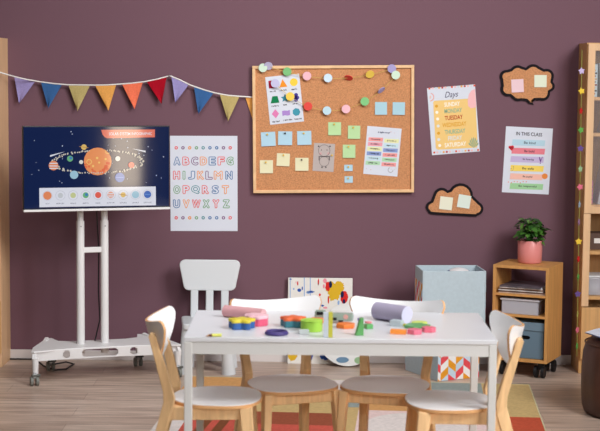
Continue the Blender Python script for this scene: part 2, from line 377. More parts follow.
# ================================================================== SCREEN ON STAND
th=math.radians(19); u=Vector((math.cos(th),math.sin(th),0)); fw=Vector((math.sin(th),-math.cos(th),0))
Tc=P(97.6,167.3,8.74); MT=Matrix.Translation(Tc)@Matrix.Rotation(th,4,'Z')
TW,TH=.866,.483
tv=thing('television','wall-sized flat screen showing the planets of the solar system','television',MT)
tv['label']='wide flat screen showing the planets circling an orange sun'
m=MB(); m.box((0,.022,0),(TW,.034,TH),dark_m,bev=.003); m.box((0,.05,-.02),(TW*.55,.03,TH*.55),dark_m,bev=.004); m.build('casing',tv)
m=MB(); m.box((0,.012,-TH/2-.006),(TW,.05,.013),metalw_m,bev=.003); m.build('lower_bezel',tv)
f=Fr(MT); f.sc=8.74/FPX
f.M=MT
s=MB(); navy=glow('navy',(20,34,76))
def wpt(x,z,l): return (x,-l,z)
s.box((0,.004,0),(TW-.012,.004,TH-.012),navy)
Lf=.0030
wht=glow('white',(226,228,240))
def sd(px,py,r,c,l=.003,ry=None): disc(s,f,px,py,r,c,l,ry)
poly(s,f,[(101,129.8),(154.8,129.4),(154.8,137.2),(107,138.2),(104.5,137),(102.5,134.5)],glow('coral',(232,120,100)),.003)
txt(s,f,'SOLAR SYSTEM INFOGRAPHIC',130.5,133.7,2.9,wht,.0036,44,offset=.01)
rr=random.Random(3)
for i in range(38): sd(rr.uniform(30,166),rr.uniform(130,183),rr.uniform(.3,.6),glow('star',(190,200,225)),.0026)
org=glow('sun',(238,150,96)); yel=glow('sunspot',(250,206,120)); red=glow('sun red',(232,110,74))
sd(97.6,161.4,13.9,org,.0034)
for i in range(26):
    a=rr.uniform(.1,PI-.1); d=rr.uniform(.68,.93)*13.9; sd(97.6+d*math.cos(a),161.4+d*math.sin(a),rr.uniform(.8,1.7),red,.0036)
for x,y,r in ((97,158,1.2),(105.5,159,1.1),(99,162.5,1),(93,166,1.1)): sd(x,y,r,yel,.0040)
ring(s,f,89,161.8,2.7,.7,yel,.0040); ring(s,f,107.5,151.5,2.4,.7,yel,.0040,a0=.6,a1=PI*1.2)
for i in range(125):
    a=2*PI*i/125; k=1+rr.uniform(-.06,.06); x=97.5+44.5*k*math.cos(a); y=161.8+11.3*k*math.sin(a)-.015*(x-97)
    if math.hypot(x-97.6,y-161.4)<13.5 and y<161: continue
    sd(x,y,rr.uniform(.5,.95),glow('asteroid',(206,198,186)),.0037)
for x0,y0,x1,y1 in ((50,156,65,151.5),(145.5,151.6,132,148.6)):
    poly(s,f,[(x0,y0-.9),(x0,y0+.9),(x1,y1)],wht,.0036)
def planet(x,y,r,kind,l=.004):
    cc={'or':(232,140,96),'gy':(200,204,210),'vg':(200,206,150),'ea':(110,180,130),'rd':(230,100,86),'ju':(228,140,100),'sa':(226,190,110),'lb':(160,200,220),'bl':(70,110,190),'wh':(226,226,220)}[kind]
    sd(x,y,r,glow('planet '+kind,cc),l)
    if kind=='ju':
        for q in (-.45,.1,.6): poly(s,f,[(x-r*.85,y+q*r-.5),(x+r*.85,y+q*r-.5),(x+r*.85,y+q*r+.4),(x-r*.85,y+q*r+.4)],wht,l+.0004)
    if kind=='sa':
        poly(s,f,[(x-r*1.6,y-.9),(x+r*1.6,y+.3),(x+r*1.6,y+.9),(x-r*1.6,y-.3)],glow('saturn ring',(190,140,80)),l+.0004)
    if kind=='ea': sd(x+r*.25,y-r*.2,r*.5,glow('earth blue',(70,130,190)),l+.0004)
    if kind=='bl':
        poly(s,f,[(x-r*.8,y-.4),(x+r*.8,y-.4),(x+r*.8,y+.3),(x-r*.8,y+.3)],glow('blue band',(110,150,220)),l+.0004)
for a in ((69.9,158.6,3,'ea'),(81,162,2,'wh'),(53.4,165.5,4.8,'ju'),(74,174.8,4.2,'lb'),(83.8,147.1,2.8,'sa'),(117.6,158.6,2.5,'wh'),(131.2,165,3,'rd'),(119.7,177.4,4.8,'bl')): planet(*a)
poly(s,f,[(39.2,188),(155.6,186.4),(155.8,205.2),(39.4,207.2)],wht,.003)
for i,(x,kk,r,nm) in enumerate(zip((47.3,60.3,73,85.6,98,110.6,123,135.4,147.4),('or','gy','vg','ea','rd','ju','sa','lb','bl'),(4.2,2.6,2.8,3,3.1,3.3,2.6,3.7,3.7),('SUN','MERCURY','VENUS','EARTH','MARS','JUPITER','SATURN','URANUS','NEPTUNE'))):
    y=195.6-.012*(x-47); ring(s,f,x,y,4.9,.35,glow('ring grey',(190,192,206)),.0034); planet(x,y,r,kk,.0036)
    txt(s,f,nm,x,y+8,1.3,glow('caption',(60,64,90)),.0036,1.15*len(nm))
s.build('screen_panel',tv)
# stand
Fc=F(107,371,0); Fc=Vector((-1.188,8.705,0)); MS=Matrix.Translation(Fc)@Matrix.Rotation(th-.01,4,'Z')   # local x along front edge, +y to the rear
sd_=thing('screen_stand','white rolling stand with twin poles carrying the flat screen','stand',MS)
m=MB(); zt=.195
pl=[(-.445,.0),(-.43,-.012),(-.3,.02),(-.15,.035),(.15,.035),(.3,.02),(.43,-.012),(.445,0),(.42,.12),(.30,.40),(.265,.41),(.24,.30),(.16,.27),(-.16,.27),(-.24,.30),(-.265,.41),(-.30,.40),(-.42,.12)]
m.slab(pl,zt-.012,zt,metalw_m,bev=.003)
for sx in (-1,1):   # raised side arms
    m.prism([(-.02,.13),(.10,.135),(.40,.15),(.418,.195),(.395,.207),(.30,.196),(.0,.187),(-.02,.16)],.022,metalw_m,Matrix.Translation((sx*.428,0,0))@Matrix.Rotation(PI/2+sx*.33,4,'Z')@Matrix.Translation((0,.011,0)),0,bev=.004)
m.build('base_tray',sd_)
# front skirt with cut-outs: built from strips around the holes
m=MB(); z0,z1=.133,zt-.004
def sk(x): return .004+.03*max(0,1-(abs(x)/.43)**2)
def hole_strip(m):
    n=120; H=[(-.235,.0235,.0),(.165,.0235,.0)]; slot=(-.145,.072,.0225); zc=(z0+z1)/2
    for i in range(n):
        xa=-.43+.86*i/n; xb=-.43+.86*(i+1)/n; xm=(xa+xb)/2; h=0
        for hx,r,_ in H:
            if abs(xm-hx)<r: h=math.sqrt(r*r-(xm-hx)**2)
        if slot[0]<xm<slot[1]:
            h=slot[2]; e=min(xm-slot[0],slot[1]-xm)
            if e<slot[2]: h=math.sqrt(slot[2]**2-(slot[2]-e)**2)
        spans=[(z0,z1)] if h<.003 else [(z0,zc-h),(zc+h,z1)]
        for a,c in spans:
            ya,yb=sk(xa),sk(xb); q=[(xa,ya,a),(xb,yb,a),(xb,yb,c),(xa,ya,c)]; q2=[(x,y+.012,z) for x,y,z in q]
            m.faces(q+q2,[(0,1,2,3),(7,6,5,4),(0,4,5,1),(3,2,6,7)]+([(0,3,7,4),(1,5,6,2)] if i in (0,n-1) else []),metalw_m)
hole_strip(m); m.build('front_skirt',sd_)
for sx in (-1,1):
    m=MB(); x=-.055+sx*.072+.0; m.cyl((x,.17,zt-.06),(x,.17,.93),.0235,.0235,metalw_m,20); m.cyl((x,.17,.92),(x,.17,1.14),.019,.019,metalw_m,20); m.cyl((x,.146,.90),(x,.143,.90),.004,.004,steel_m,10); m.build('pole',sd_)
m=MB(); m.box((-.055,.17,.757),(.13,.022,.032),metalw_m,bev=.004); m.build('cross_bar',sd_)
qa=MS@Vector((-.055,.17,1.12)); ql=MT.inverted()@qa; print('POLE in TV space',ql)
m=MB(); Q_=MS.inverted()@MT; m.box((ql.x,.074,-.03),(.22,.012,.24),metalw_m,Q_,bev=.003); m.box((ql.x,(.08+ql.y)/2,ql.z),(.2,ql.y-.08,.05),metalw_m,Q_); m.build('mount_plate',sd_)
for x,y in ((-.425,-.02),(.425,-.0),(-.27,.395),(.27,.395)):
    m=MB(); m.cyl((x,y,.06),(x,y,.155),.017,.02,metalw_m,14); m.box((x-.008,y-.012,.057),(.03,.05,.03),steel_m,bev=.006); m.box((x+.0,y-.03,.062),(.05,.02,.012),mat('brake grey',(90,92,88),.5,.3),bev=.003)
    c=m.build('caster',sd_)
    m=MB(); a=Vector((x-.008,y-.02,.0275)); 
    for k in (-.016,.016): m.cyl(a+Vector((k-.008,0,0)),a+Vector((k+.008,0,0)),.0275,.0275,mat('grey wheel',(120,122,116),.5,.3),20)
    m.build('wheel',c)
m=MB(); mm=[Vector((-.03,.20,1.12)),Vector((-.012,.20,.75)),Vector((-.014,.205,.5)),Vector((-.005,.21,.33)),Vector((-.035,.215,.20))]
m.tube(mm,.004,dark_m,6); m.build('cable',sd_)
m=MB(); pts=[F(8,358.5,.006),F(16,359,.006),F(24,357,.006),F(34,358,.006),F(44,366,.006),F(55,370,.006),F(66,369,.006),F(74,364,.006),F(66,362,.012),F(52,364.5,.006),F(44,367.5,.006)]
pts2=[]
for i in range(len(pts)-1):
    for k in range(4): pts2.append(pts[i].lerp(pts[i+1],k/4))
pts2=[Vector((p.x,min(p.y,WY-.03),p.z)) for p in pts2]
m.tube(pts2,.005,dark_m,6); tag(m.build('power_cord'),'black power cord looped on the floor under the rolling stand','cord')
# ================================================================== ALPHABET POSTER
f=wallframe(((170.5,135.7),(238,136),(237,231),(170.2,231)),WY-.0011)
m=MB(); sheet(m,f,paper_m)
B_=ink('blue',(66,112,164)); C_=ink('coral',(224,92,92)); V_=ink('plum',(128,88,130)); O_=ink('orange',(234,150,70)); G_=ink('green',(112,160,112)); Te=ink('teal',(78,140,150))
rows=[('ABCDEFG',(177,186,194.7,203.5,212.3,221.2,230),161,(B_,C_,V_,O_,B_,C_,G_)),('HIJKLMN',(176.6,184,191.5,200.6,209,218.2,229),175.2,(C_,G_,B_,O_,V_,O_,B_)),('OPQRST',(176.9,186.2,195.5,205.4,215.3,225.4),189.6,(G_,C_,Te,C_,B_,O_)),('UVWXYZ',(176.6,186.2,196.3,206.2,216,226.2),203.8,(B_,O_,C_,G_,C_,G_))]
for s_,xs,y,cs in rows:
    for ch,x,c in zip(s_,xs,cs): txt(m,f,ch,x,y,7.4,c,.0006,1.3 if ch=='I' else (7.4 if ch in 'WMQ' else 5.8),offset=.015 if ch not in 'MNWK' else 0,hollow=paper_m)
for y in (147.8,217.8):
    for i,c in enumerate((C_,V_,O_,G_,Te,B_,B_,V_,C_)): 
        x=176.2+i*6.75; disc(m,f,x,y,1.7,c,.0006); disc(m,f,x,y,.7,paper_m,.001)
tag(m.build('alphabet_poster',None,f.M),'white poster of outlined alphabet letters on the wall beside the screen','poster')
# ================================================================== CORK BOARD
f=wallframe(((251.8,65.8),(414,65),(414.2,192.3),(253.6,193.2)),WY-.024)
cbf=f
t=thing('cork_board','large cork notice board in a pale wooden frame on the wall','notice board',f.M)
m=MB(); m.box((0,.006,0),(f.w-.01,.008,f.h-.01),cork_m); m.build('cork_panel',t)
fw_=.019
for c,d in (((0,0,f.h/2-fw_/2),(f.w,.022,fw_)),((0,0,-f.h/2+fw_/2),(f.w,.022,fw_))):
    m=MB(); m.box(c,d,frame_m,bev=.003); m.build('frame_rail',t)
for sx in (-1,1):
    m=MB(); m.box((sx*(f.w/2-fw_/2),0,0),(fw_,.022,f.h-2*fw_),frame_m,bev=.003); m.build('frame_rail',t)
NY=WY-.0232        # paper lies just in front of the cork face
def pinhead(label,px,py,rgb,Y):
    m=MB(); q=P(px,py,Y); c=toy('pin %d'%rgb[0],rgb)
    m.cyl((0,0,0),(0,-.006,0),.0022,.0035,c,12); m.cyl((0,-.006,0),(0,-.009,0),.0055,.0055,c,12); m.cyl((0,.004,0),(0,0,0),.0008,.0008,steel_m,6)
    return tag(m.build('push_pin',None,Matrix.Translation(q)),label,'push pin','push pins in the cork board')
YEL=(226,186,50); BLK=(50,44,44)
def note(c,rgb,label,pin=None,Y=NY,grp='sticky notes on the cork board',cat='sticky note',plab=None,curl=.006,pinat=None):
    f=wallframe(c,Y); m=MB(); cm=mat('note %d %d %d'%rgb,rgb,.85,.12)
    n=6; vs=[]
    for i in range(n+1):
        tz=i/n; z=f.h/2-f.h*tz; y=-.0008-curl*tz**2
        vs+=[(-f.w/2,y,z),(f.w/2,y,z)]
    fs=[(2*i,2*i+1,2*i+3,2*i+2) for i in range(n)]
    m.faces(vs,fs,cm,smooth=True); m.faces([(x,y+.0006,z) for x,y,z in vs],[q[::-1] for q in fs],cm,smooth=True)
    tag(m.build('sticky_note',None,f.M),label,cat,grp)
    if pin:
        x=(c[0][0]+c[1][0])/2+(pinat or 0); y=c[0][1]+2.0
        pinhead(plab,x,y,pin,Y-.0015)
BL=(176,208,224); CR=(226,220,184); GR=(184,216,162)
def q4(x0,y0,x1,y1,r=0): # rectangle, r = drop of the right end in pixels
    return ((x0,y0-r/2),(x1,y0+r/2),(x1-r*.9,y1+r/2),(x0-r*.9,y1-r/2))
note(q4(260.8,132,275.2,146,-.7),BL,'leftmost blue sticky note in the row under the shapes sheet',YEL,plab='yellow push pin in the leftmost blue sticky note',pinat=-.6)
note(q4(278.2,131.3,292.3,145,.2),BL,'middle blue sticky note with black pin under the shapes sheet',BLK,plab='black push pin in the middle blue sticky note')
note(q4(297,131,311.2,144.8,-.4),BL,'rightmost blue sticky note in the row under the shapes sheet',YEL,plab='yellow push pin in the third blue sticky note of the row',pinat=-.3)
note(q4(259.8,160.2,273,173.2,0),CR,'leftmost cream sticky note low on the cork board',YEL,plab='yellow push pin in the leftmost cream sticky note',pinat=-.5)
note(q4(277,153.4,290,166,.6),CR,'highest of three cream sticky notes, middle of its row',YEL,plab='yellow push pin in the middle cream sticky note')
note(q4(295.2,157.8,308.5,170.7,0),CR,'cream sticky note with black pin left of the grey drawing',BLK,plab='black push pin in the cream sticky note by the grey drawing',pinat=-.2)
note(q4(328.2,122.2,341.1,135.2,0),GR,'green sticky note above the grey drawing, leftmost of the greens',YEL,plab='yellow push pin in the green note above the drawing',pinat=-.4)
note(q4(348,125.6,360.3,138.8,.2),GR,'green sticky note nearest the colour word chart, upper right',YEL,plab='yellow push pin in the green note nearest the word chart',pinat=-.8)
note(q4(342.8,144.7,355.4,157.8,.1),GR,'lowest green sticky note, above two small blue notes',YEL,plab='yellow push pin in the lowest green sticky note',pinat=-.6)
note(q4(344.2,164.8,352.6,171,0),BL,'small blue note, upper of two below the green notes',YEL,plab='yellow push pin in the upper small blue note',curl=.003)
note(q4(344.6,176.2,352.8,182.7,0),BL,'small blue note, lower of two near the board bottom',YEL,plab='yellow push pin in the lower small blue note',curl=.003,pinat=-.5)
note(q4(375,102,387,114.7,0),(170,204,216),'left of two pale blue sticky notes at upper right of the board')
note(q4(392.7,102.2,405,114.8,.2),(170,204,216),'right of two pale blue sticky notes at upper right of board')
# grey drawing
f=wallframe(((313.6,142.6),(335,144.2),(333.6,171.8),(313,171)),NY-.001)
m=MB(); sheet(m,f,mat('grey paper',(186,174,170),.85,.1))
pg=inkg_m
for x in (318.7,330): poly(m,f,star_pts(x,146.3,1.1,.5,4),ink_m,.001)
ring(m,f,324.2,151.3,6,.45,pg,.001,ry if False else 24,a0=-.5,a1=PI+.5) if False else ring(m,f,324.2,150.6,6,.45,pg,.001)
disc(m,f,320.5,153.5,1.3,ink('blush',(204,160,160)),.0008); disc(m,f,328.5,153.5,1.3,ink('blush',(204,160,160)),.0008)
for x in (321.5,327): disc(m,f,x,150,.5,ink_m,.001)
rect(m,f,318.6,156,330,157,pg,.001); rect(m,f,318.6,157,319.8,160.5,pg,.001); rect(m,f,328.8,157,330,160.5,pg,.001)
ring(m,f,324.2,161.5,5,.45,pg,.001,a0=0,a1=PI*1.0); ring(m,f,324.2,161.5,5,.3,pg,.001,a0=PI,a1=2*PI)
for x in (322,325.8): disc(m,f,x,167.2,.9,pg,.001)
tag(m.build('pencil_drawing',None,f.M),'grey paper with a pencil-drawn creature among the sticky notes','drawing')
pinhead('yellow push pin at the right edge of the grey drawing',332,155.2,YEL,NY-.003)
# shapes sheet
f=wallframe(((265.3,77.2),(299.2,73.6),(304,121.4),(270,124.8)),NY-.001)
m=MB(); sheet(m,f,paper_m)
poly(m,f,[(268.3,80.9),(274.3,80.3),(275,87.8),(269,88.5)],ink('red',(186,36,66)),.0008)
poly(m,f,[(282.4,79),(287.4,86.6),(279.6,87.4)],ink('tangerine',(238,146,44)),.0008)
disc(m,f,293.8,82.2,3.9,ink('sun',(242,206,74)),.0008)
poly(m,f,[(272.3,96.4),(277.4,95.9),(279.4,102.6),(270.7,103.5)],ink('forest',(24,124,78)),.0008)
poly(m,f,star_pts(284.9,98.3,4.4,.45),ink('sea',(70,150,170)),.0008)
for dx,dy in ((0,-2.4),(1.2,.2),(0,2.6),(-1.2,0)): disc(m,f,296.1+dx,97.3+dy,1.9,ink('violet',(78,66,150)),.0008)
poly(m,f,[(275.2,109.2),(279.1,113.6),(275.9,118.3),(271.8,114)],ink('rose',(220,128,178)),.0008)
poly(m,f,[(282,111),(284.5,110.5),(287.5,110.7),(289.8,109.8),(290.2,115),(287.6,115.6),(285,115.2),(282.5,116)],ink('lavender',(172,138,204)),.0008)
poly(m,f,[(296.4+4*math.cos(2*PI*i/7),112+4*math.sin(2*PI*i/7)) for i in range(7)],ink('sea',(70,150,170)),.0008)
for x,y,w in ((273,91.4,6),(283.4,90.2,7),(294.2,89.3,5.5),(275.2,106,7),(285.2,104.8,4),(295.2,103.6,5),(275.8,121.6,7),(287.5,120,8),(298,118.9,7)): scrib(m,f,x,y,w,1.6,ink_m)
tag(m.build('shapes_sheet',None,f.M),'white sheet of nine coloured shapes pinned at the board upper left','poster')
# word chart
f=wallframe(((367.6,125.8),(402,128.8),(397,176.6),(363,173.8)),NY-.001)
m=MB(); sheet(m,f,paper_m)
pal={'c':(236,158,156),'p':(232,162,174),'y':(228,228,174),'b':(140,158,206),'l':(196,220,230),'g':(176,214,176)}
for i,(a,c) in enumerate(zip('cpyblg','ylbcgc')):
    for k,(xx,col) in enumerate(((375.7,a),(391.6,c))):
        x=xx-i*.82*.7; y=139.2+i*4.72+k*1.5
        poly(m,f,[(x-7.1,y-2),(x+7.4,y-1.4),(x+7,y+2.4),(x-7.4,y+1.8)],ink('chart '+col,pal[col]),.0008); scrib(m,f,x,y+.2,9,1.7,ink_m)
scrib(m,f,384,132.6,12,2,ink('navy',(40,40,90)))
for i in range(12): disc(m,f,*(random.choice(((394,133),(369,169)))[j]+random.uniform(-3.5,3.5) for j in (0,1)),.35,ink('blush',(204,160,160)),.0008)
ring(m,f,390.5,170,2.6,.4,pg,.0008,a0=0,a1=PI*1.4)
tag(m.build('word_chart',None,f.M),'white chart of words on coloured bars pinned at board right','poster')
# circle garland
g=thing('circle_garland','thread of pastel paper circles looping across the cork board top','garland')
GY=WY-.046
dc={'mint':(206,228,206),'lav':(196,192,224),'green':(130,196,130),'pink':(240,188,198),'pale':(206,226,238),'red':(226,80,72),'yel':(240,206,90),'lilac':(168,160,206),'blue':(190,218,230)}
ds=[(263,67.8,'mint',0,0),(268.3,66,'lav',.5,0),(287.2,71.6,'green',.2,0),(307,76,'pink',.1,0),(328,78,'pale',0,0),(348.6,77.8,'red',1.0,.2),(370,74.3,'yel',.6,-.3),(391.8,68.6,'lilac',.1,0),(395.8,75,'mint',0,0),(381.3,90.3,'lilac',1.15,-.7),(364.8,101.4,'green',0,0),(346,109,'pink',0,0),(327,110.6,'blue',0,0),(308,106.3,'red',.1,0),(290.2,96.5,'yel',0,0),(275.2,83.3,'lav',0,0)]
def garl(pts,m):
    out=[]
    for i in range(len(pts)-1):
        for k in range(5):
            t_=k/5; x=pts[i][0]*(1-t_)+pts[i+1][0]*t_; y=pts[i][1]*(1-t_)+pts[i+1][1]*t_+3*t_*(1-t_); out.append(P(x,y,GY+.001))
    out.append(P(pts[-1][0],pts[-1][1],GY+.001)); m.tube(out,.0014,mat('gold thread',(206,176,96),.7,.3),6)
m=MB(); garl([(d[0],d[1]) for d in ds],m); m.build('thread',g)
for x,y,c,tilt,rl in ds:
    m=MB(); m.cyl((0,.002,0),(0,-.002,0),.0265,.0265,mat('paper disc '+c,dc[c],.75,.2),28)
    m.build('paper_circle',g,Matrix.Translation(P(x,y,GY))@Matrix.Rotation(rl,4,'Y')@Matrix.Rotation(tilt,4,'X'))
# ================================================================== WEEK POSTER
f=wallframe(((427.2,88.4),(474.6,84.2),(480.2,151.4),(431.8,155.2)),WY-.0011)
m=MB(); sheet(m,f,paper_m); hon=ink('honey',(238,200,128))
D4=lambda x,y:(425+x/5.39,80+y/5.39)
poly(m,f,[D4(*p) for p in ((44,120),(50,112),(240,100),(262,100),(272,106),(284,352),(278,364),(70,376),(58,368))],hon,.0006)
poly(m,f,[D4(*p) for p in ((270,48),(250,56),(236,78),(230,110),(232,140),(246,152),(262,150),(277,146))],ink('blob',(240,186,188)),.0010)
ring(m,f,*D4(26,92),4.4,1.0,ink('arc',(228,168,160)),.0008,a0=-1.35,a1=1.5); ring(m,f,*D4(24,92),1.9,1.9,ink('arc2',(226,196,186)),.0008,a0=-1.2,a1=1.4)
txt(m,f,'Days',*D4(143,82),7.6,ink('indigo',(70,62,92)),.001,13.5,shear=.35)
red2=ink('brick',(184,52,30)); tl=ink('sage',(140,176,150)); wh2=ink('off white',(248,240,226)); lg=ink('mist',(220,222,222)); oc=ink('ochre',(222,160,50))
for nm,x,y,w,c in (('SUNDAY',146,130,15.5,wh2),('MONDAY',152,165,17.5,tl),('TUESDAY',155,202,18,red2),('WEDNESDAY',158,239,24,oc),('THURSDAY',162,277,20.5,tl),('FRIDAY',162,312,14,lg),('SATURDAY',164,347,21.5,wh2)):
    txt(m,f,nm,*D4(x,y),4.4,c,.001,w,offset=.02)
for x,y,c in ((62,141,oc),(64,174,wh2),(68,210,wh2),(71,248,lg),(73,287,oc),(74,321,lg),(79,353,wh2)): disc(m,f,*D4(x,y),1.5,c,.001)
lf=ink('leaf',(140,168,140))
for k in range(7): 
    a=PI*(-.85+.7*k/6); cx,cy=D4(262,365); poly(m,f,[(cx,cy),(cx+5*math.cos(a-.12),cy+9*math.sin(a-.12)),(cx+5.6*math.cos(a),cy+11*math.sin(a)),(cx+5*math.cos(a+.12),cy+9*math.sin(a+.12))],lf,.001)
cf=[(222,90,60),(240,190,190),(200,210,220),(236,170,70),(190,60,50),(240,190,180),(210,214,220)]
for i in range(15):
    for (xa,ya),(xb,yb) in (((24,46),(266,30)),((50,391),(286,377))):
        t_=i/14; x,y=D4(xa+(xb-xa)*t_,ya+(yb-ya)*t_); c=cf[i%7]; rect(m,f,x-.9,y-.9,x+.9,y+.9,ink('confetti %d'%(i%7),c),.001)
tag(m.build('weekday_poster',None,f.M),'tilted orange and white poster listing the days of the week','poster')
# ================================================================== CLASS RULES POSTER
f=wallframe(((505.6,126.4),(552.6,128.4),(549,194.8),(502.3,192)),WY-.0011)
m=MB(); sheet(m,f,paper_m)
D5=lambda x,y:(495+x/5.385,120+y/5.385)
txt(m,f,'IN THIS CLASS',*D5(184,76),3.6,ink_m,.001,26,offset=.01)
for (x,y,w,rgb,s_,tw) in ((182,122,178,(182,212,226),'Be kind',11.5),(180,167,180,(228,130,142),'Be bold',10),(174,212,180,(196,180,216),'Be listening',11),(173,260,180,(242,212,104),'Be safe',11.5),(170,305,178,(240,188,172),'Be joyful',9.5),(170,357,180,(160,206,156),'Be respectful',18)):
    h=16; poly(m,f,[D5(x-w/2+2,y-h-2),D5(x+w/2,y-h+4),D5(x+w/2-4,y+h+3),D5(x-w/2-2,y+h-2)],ink('bar %d'%rgb[0],rgb),.0008)
    txt(m,f,s_,*D5(x+5,y+1),2.3,ink_m,.0012,tw,offset=.01)
hc=ink('heart',(222,60,70)); x,y=D5(86,152); disc(m,f,x-1,y-1,1.5,hc,.001); disc(m,f,x+1.4,y-1.2,1.6,hc,.001); poly(m,f,[(x-2.4,y-.6),(x+2.9,y-.8),(x+.9,y+2.8)],hc,.001)
disc(m,f,*D5(268,303),2.9,ink('orange fruit',(232,140,70)),.001)
x,y=D5(245,215); poly(m,f,[(x-1.6,y-3),(x-.8,y-3),(x+.4,y),(x+1.6,y-3.2),(x+2.2,y-3),(x+.2,y+2),(x-.6,y+2)],ink('purple mark',(110,70,140)),.001); disc(m,f,x-.3,y+3.2,.6,ink('purple mark',(110,70,140)),.001)
for i in range(7): disc(m,f,*D5(72+i*16,334+4*math.sin(i*2)),.6,ink('dots',(230,150,120)),.001)
for i in range(5): disc(m,f,*D5(95+random.uniform(-10,10),285+random.uniform(-35,8)),.4,pg,.001)
tag(m.build('class_rules_poster',None,f.M),'white poster with six pastel bars on the wall above the plant','poster')
# ================================================================== CORK SHAPES
def blob_board(outline,label,name):
    f=Fr(Matrix.Translation(P(sum(p[0] for p in outline)/len(outline),sum(p[1] for p in outline)/len(outline),WY-.001)))
    q=[f.loc(*p) for p in outline]
    t=thing(name,label,'notice board',f.M)
    m=MB(); m.prism(q,.010,mat('black felt',(34,30,34),.9,.1),I4,.002); m.build('black_border',t)
    n=len(q); inn=[]
    ar=sum(q[i][0]*q[(i+1)%n][1]-q[(i+1)%n][0]*q[i][1] for i in range(n)); sg=1 if ar>0 else -1
    for i in range(n):
        a=Vector(q[i-1]);b2=Vector(q[(i+1)%n]); d=(b2-a).normalized(); nn=Vector((-d.y,d.x))*sg
        inn.append(Vector(q[i])+nn*.0165)
    m=MB(); m.prism([(p.x,p.y) for p in inn],.004,cork_m,I4,-.008); m.build('cork_panel',t)
    return f
def lobes(arcs):
    out=[]
    for cx,cy,r,a0,a1 in arcs:
        for k in range(9):
            a=math.radians(a0+(a1-a0)*k/8); out.append((cx+r*math.cos(a),cy+r*math.sin(a)))
    return out
# speech bubble: arcs run clockwise on the photograph (y down)
ol=lobes([(506.2,76.5,6.6,150,275),(517.5,73.5,8.2,215,300),(533,72.8,8.6,215,312),(546.5,76,7.2,250,375),(549,86.2,5.6,-50,80),(542.6,93.5,7.2,10,110)])
ol+= [(534,100.6),(532.2,102.2),(533.6,104.8),(528.5,103.6),(526,101.2)]
ol+=lobes([(518,93.5,7.6,70,130),(507.8,89,7.4,75,205)])
blob_board(ol,'speech-bubble shaped cork board with two notes at the wall upper right','cork_speech_bubble')
note(((510.8,79.6),(523.2,79),(524,92),(512,92.6)),(232,200,206),'pink sticky note on the speech-bubble cork board',Y=WY-.0135,grp=None,curl=.004)
note(((534.2,75),(546.6,75),(546.6,87.2),(534.4,87.2)),(222,228,206),'pale green sticky note on the speech-bubble cork board',Y=WY-.0135,grp=None,curl=.004)
ol=[(431,214.2),(428,212.6)]+lobes([(431.8,207,6.1,120,262),(441.6,196,8.3,195,318),(460.6,195.5,12.3,208,362),(476.4,208.6,6.9,-62,82)])+[(476,216.6),(462,215.9),(446,215.2)]
ol=[(x+0,y) for x,y in ol]
blob_board(ol,'cloud shaped cork board with two notes, lower on the wall','cork_cloud')
note(((440.6,196.2),(453.2,197.6),(451.6,210.4),(438.8,208.8)),(230,228,206),'cream sticky note at left on the cloud-shaped cork board',Y=WY-.0135,grp=None,curl=.004)
note(((459,194.2),(471.4,196),(469.2,209),(456.8,206.6)),(218,228,218),'pale green sticky note at right on the cloud-shaped cork board',Y=WY-.0135,grp=None,curl=.004)
# ================================================================== TABLE
TX,TY0,TZ=.127,6.01,.745; TWd,TDp=1.272,.695
t=thing('table','long white table with square legs, scattered with play dough toys','table',T(TX,TY0+TDp/2,0))
m=MB(); m.box((0,0,TZ-.010),(TWd,TDp,.020),tabletop_m,bev=.003); m.build('tabletop',t)
m=MB(); a=.050
for sy in (-1,1): m.box((0,sy*(TDp/2-.015),TZ-.020-a/2),(TWd-.066,.022,a),white_m)
for sx in (-1,1): m.box((sx*(TWd/2-.015),0,TZ-.020-a/2),(.022,TDp-.066,a),white_m)
m.build('apron',t)
for sx in (-1,1):
    for sy in (-1,1):
        m=MB(); m.box((sx*(TWd/2-.017),sy*(TDp/2-.017),(TZ-.020)/2),(.032,.032,TZ-.020),white_m,bev=.003); m.build('leg',t)
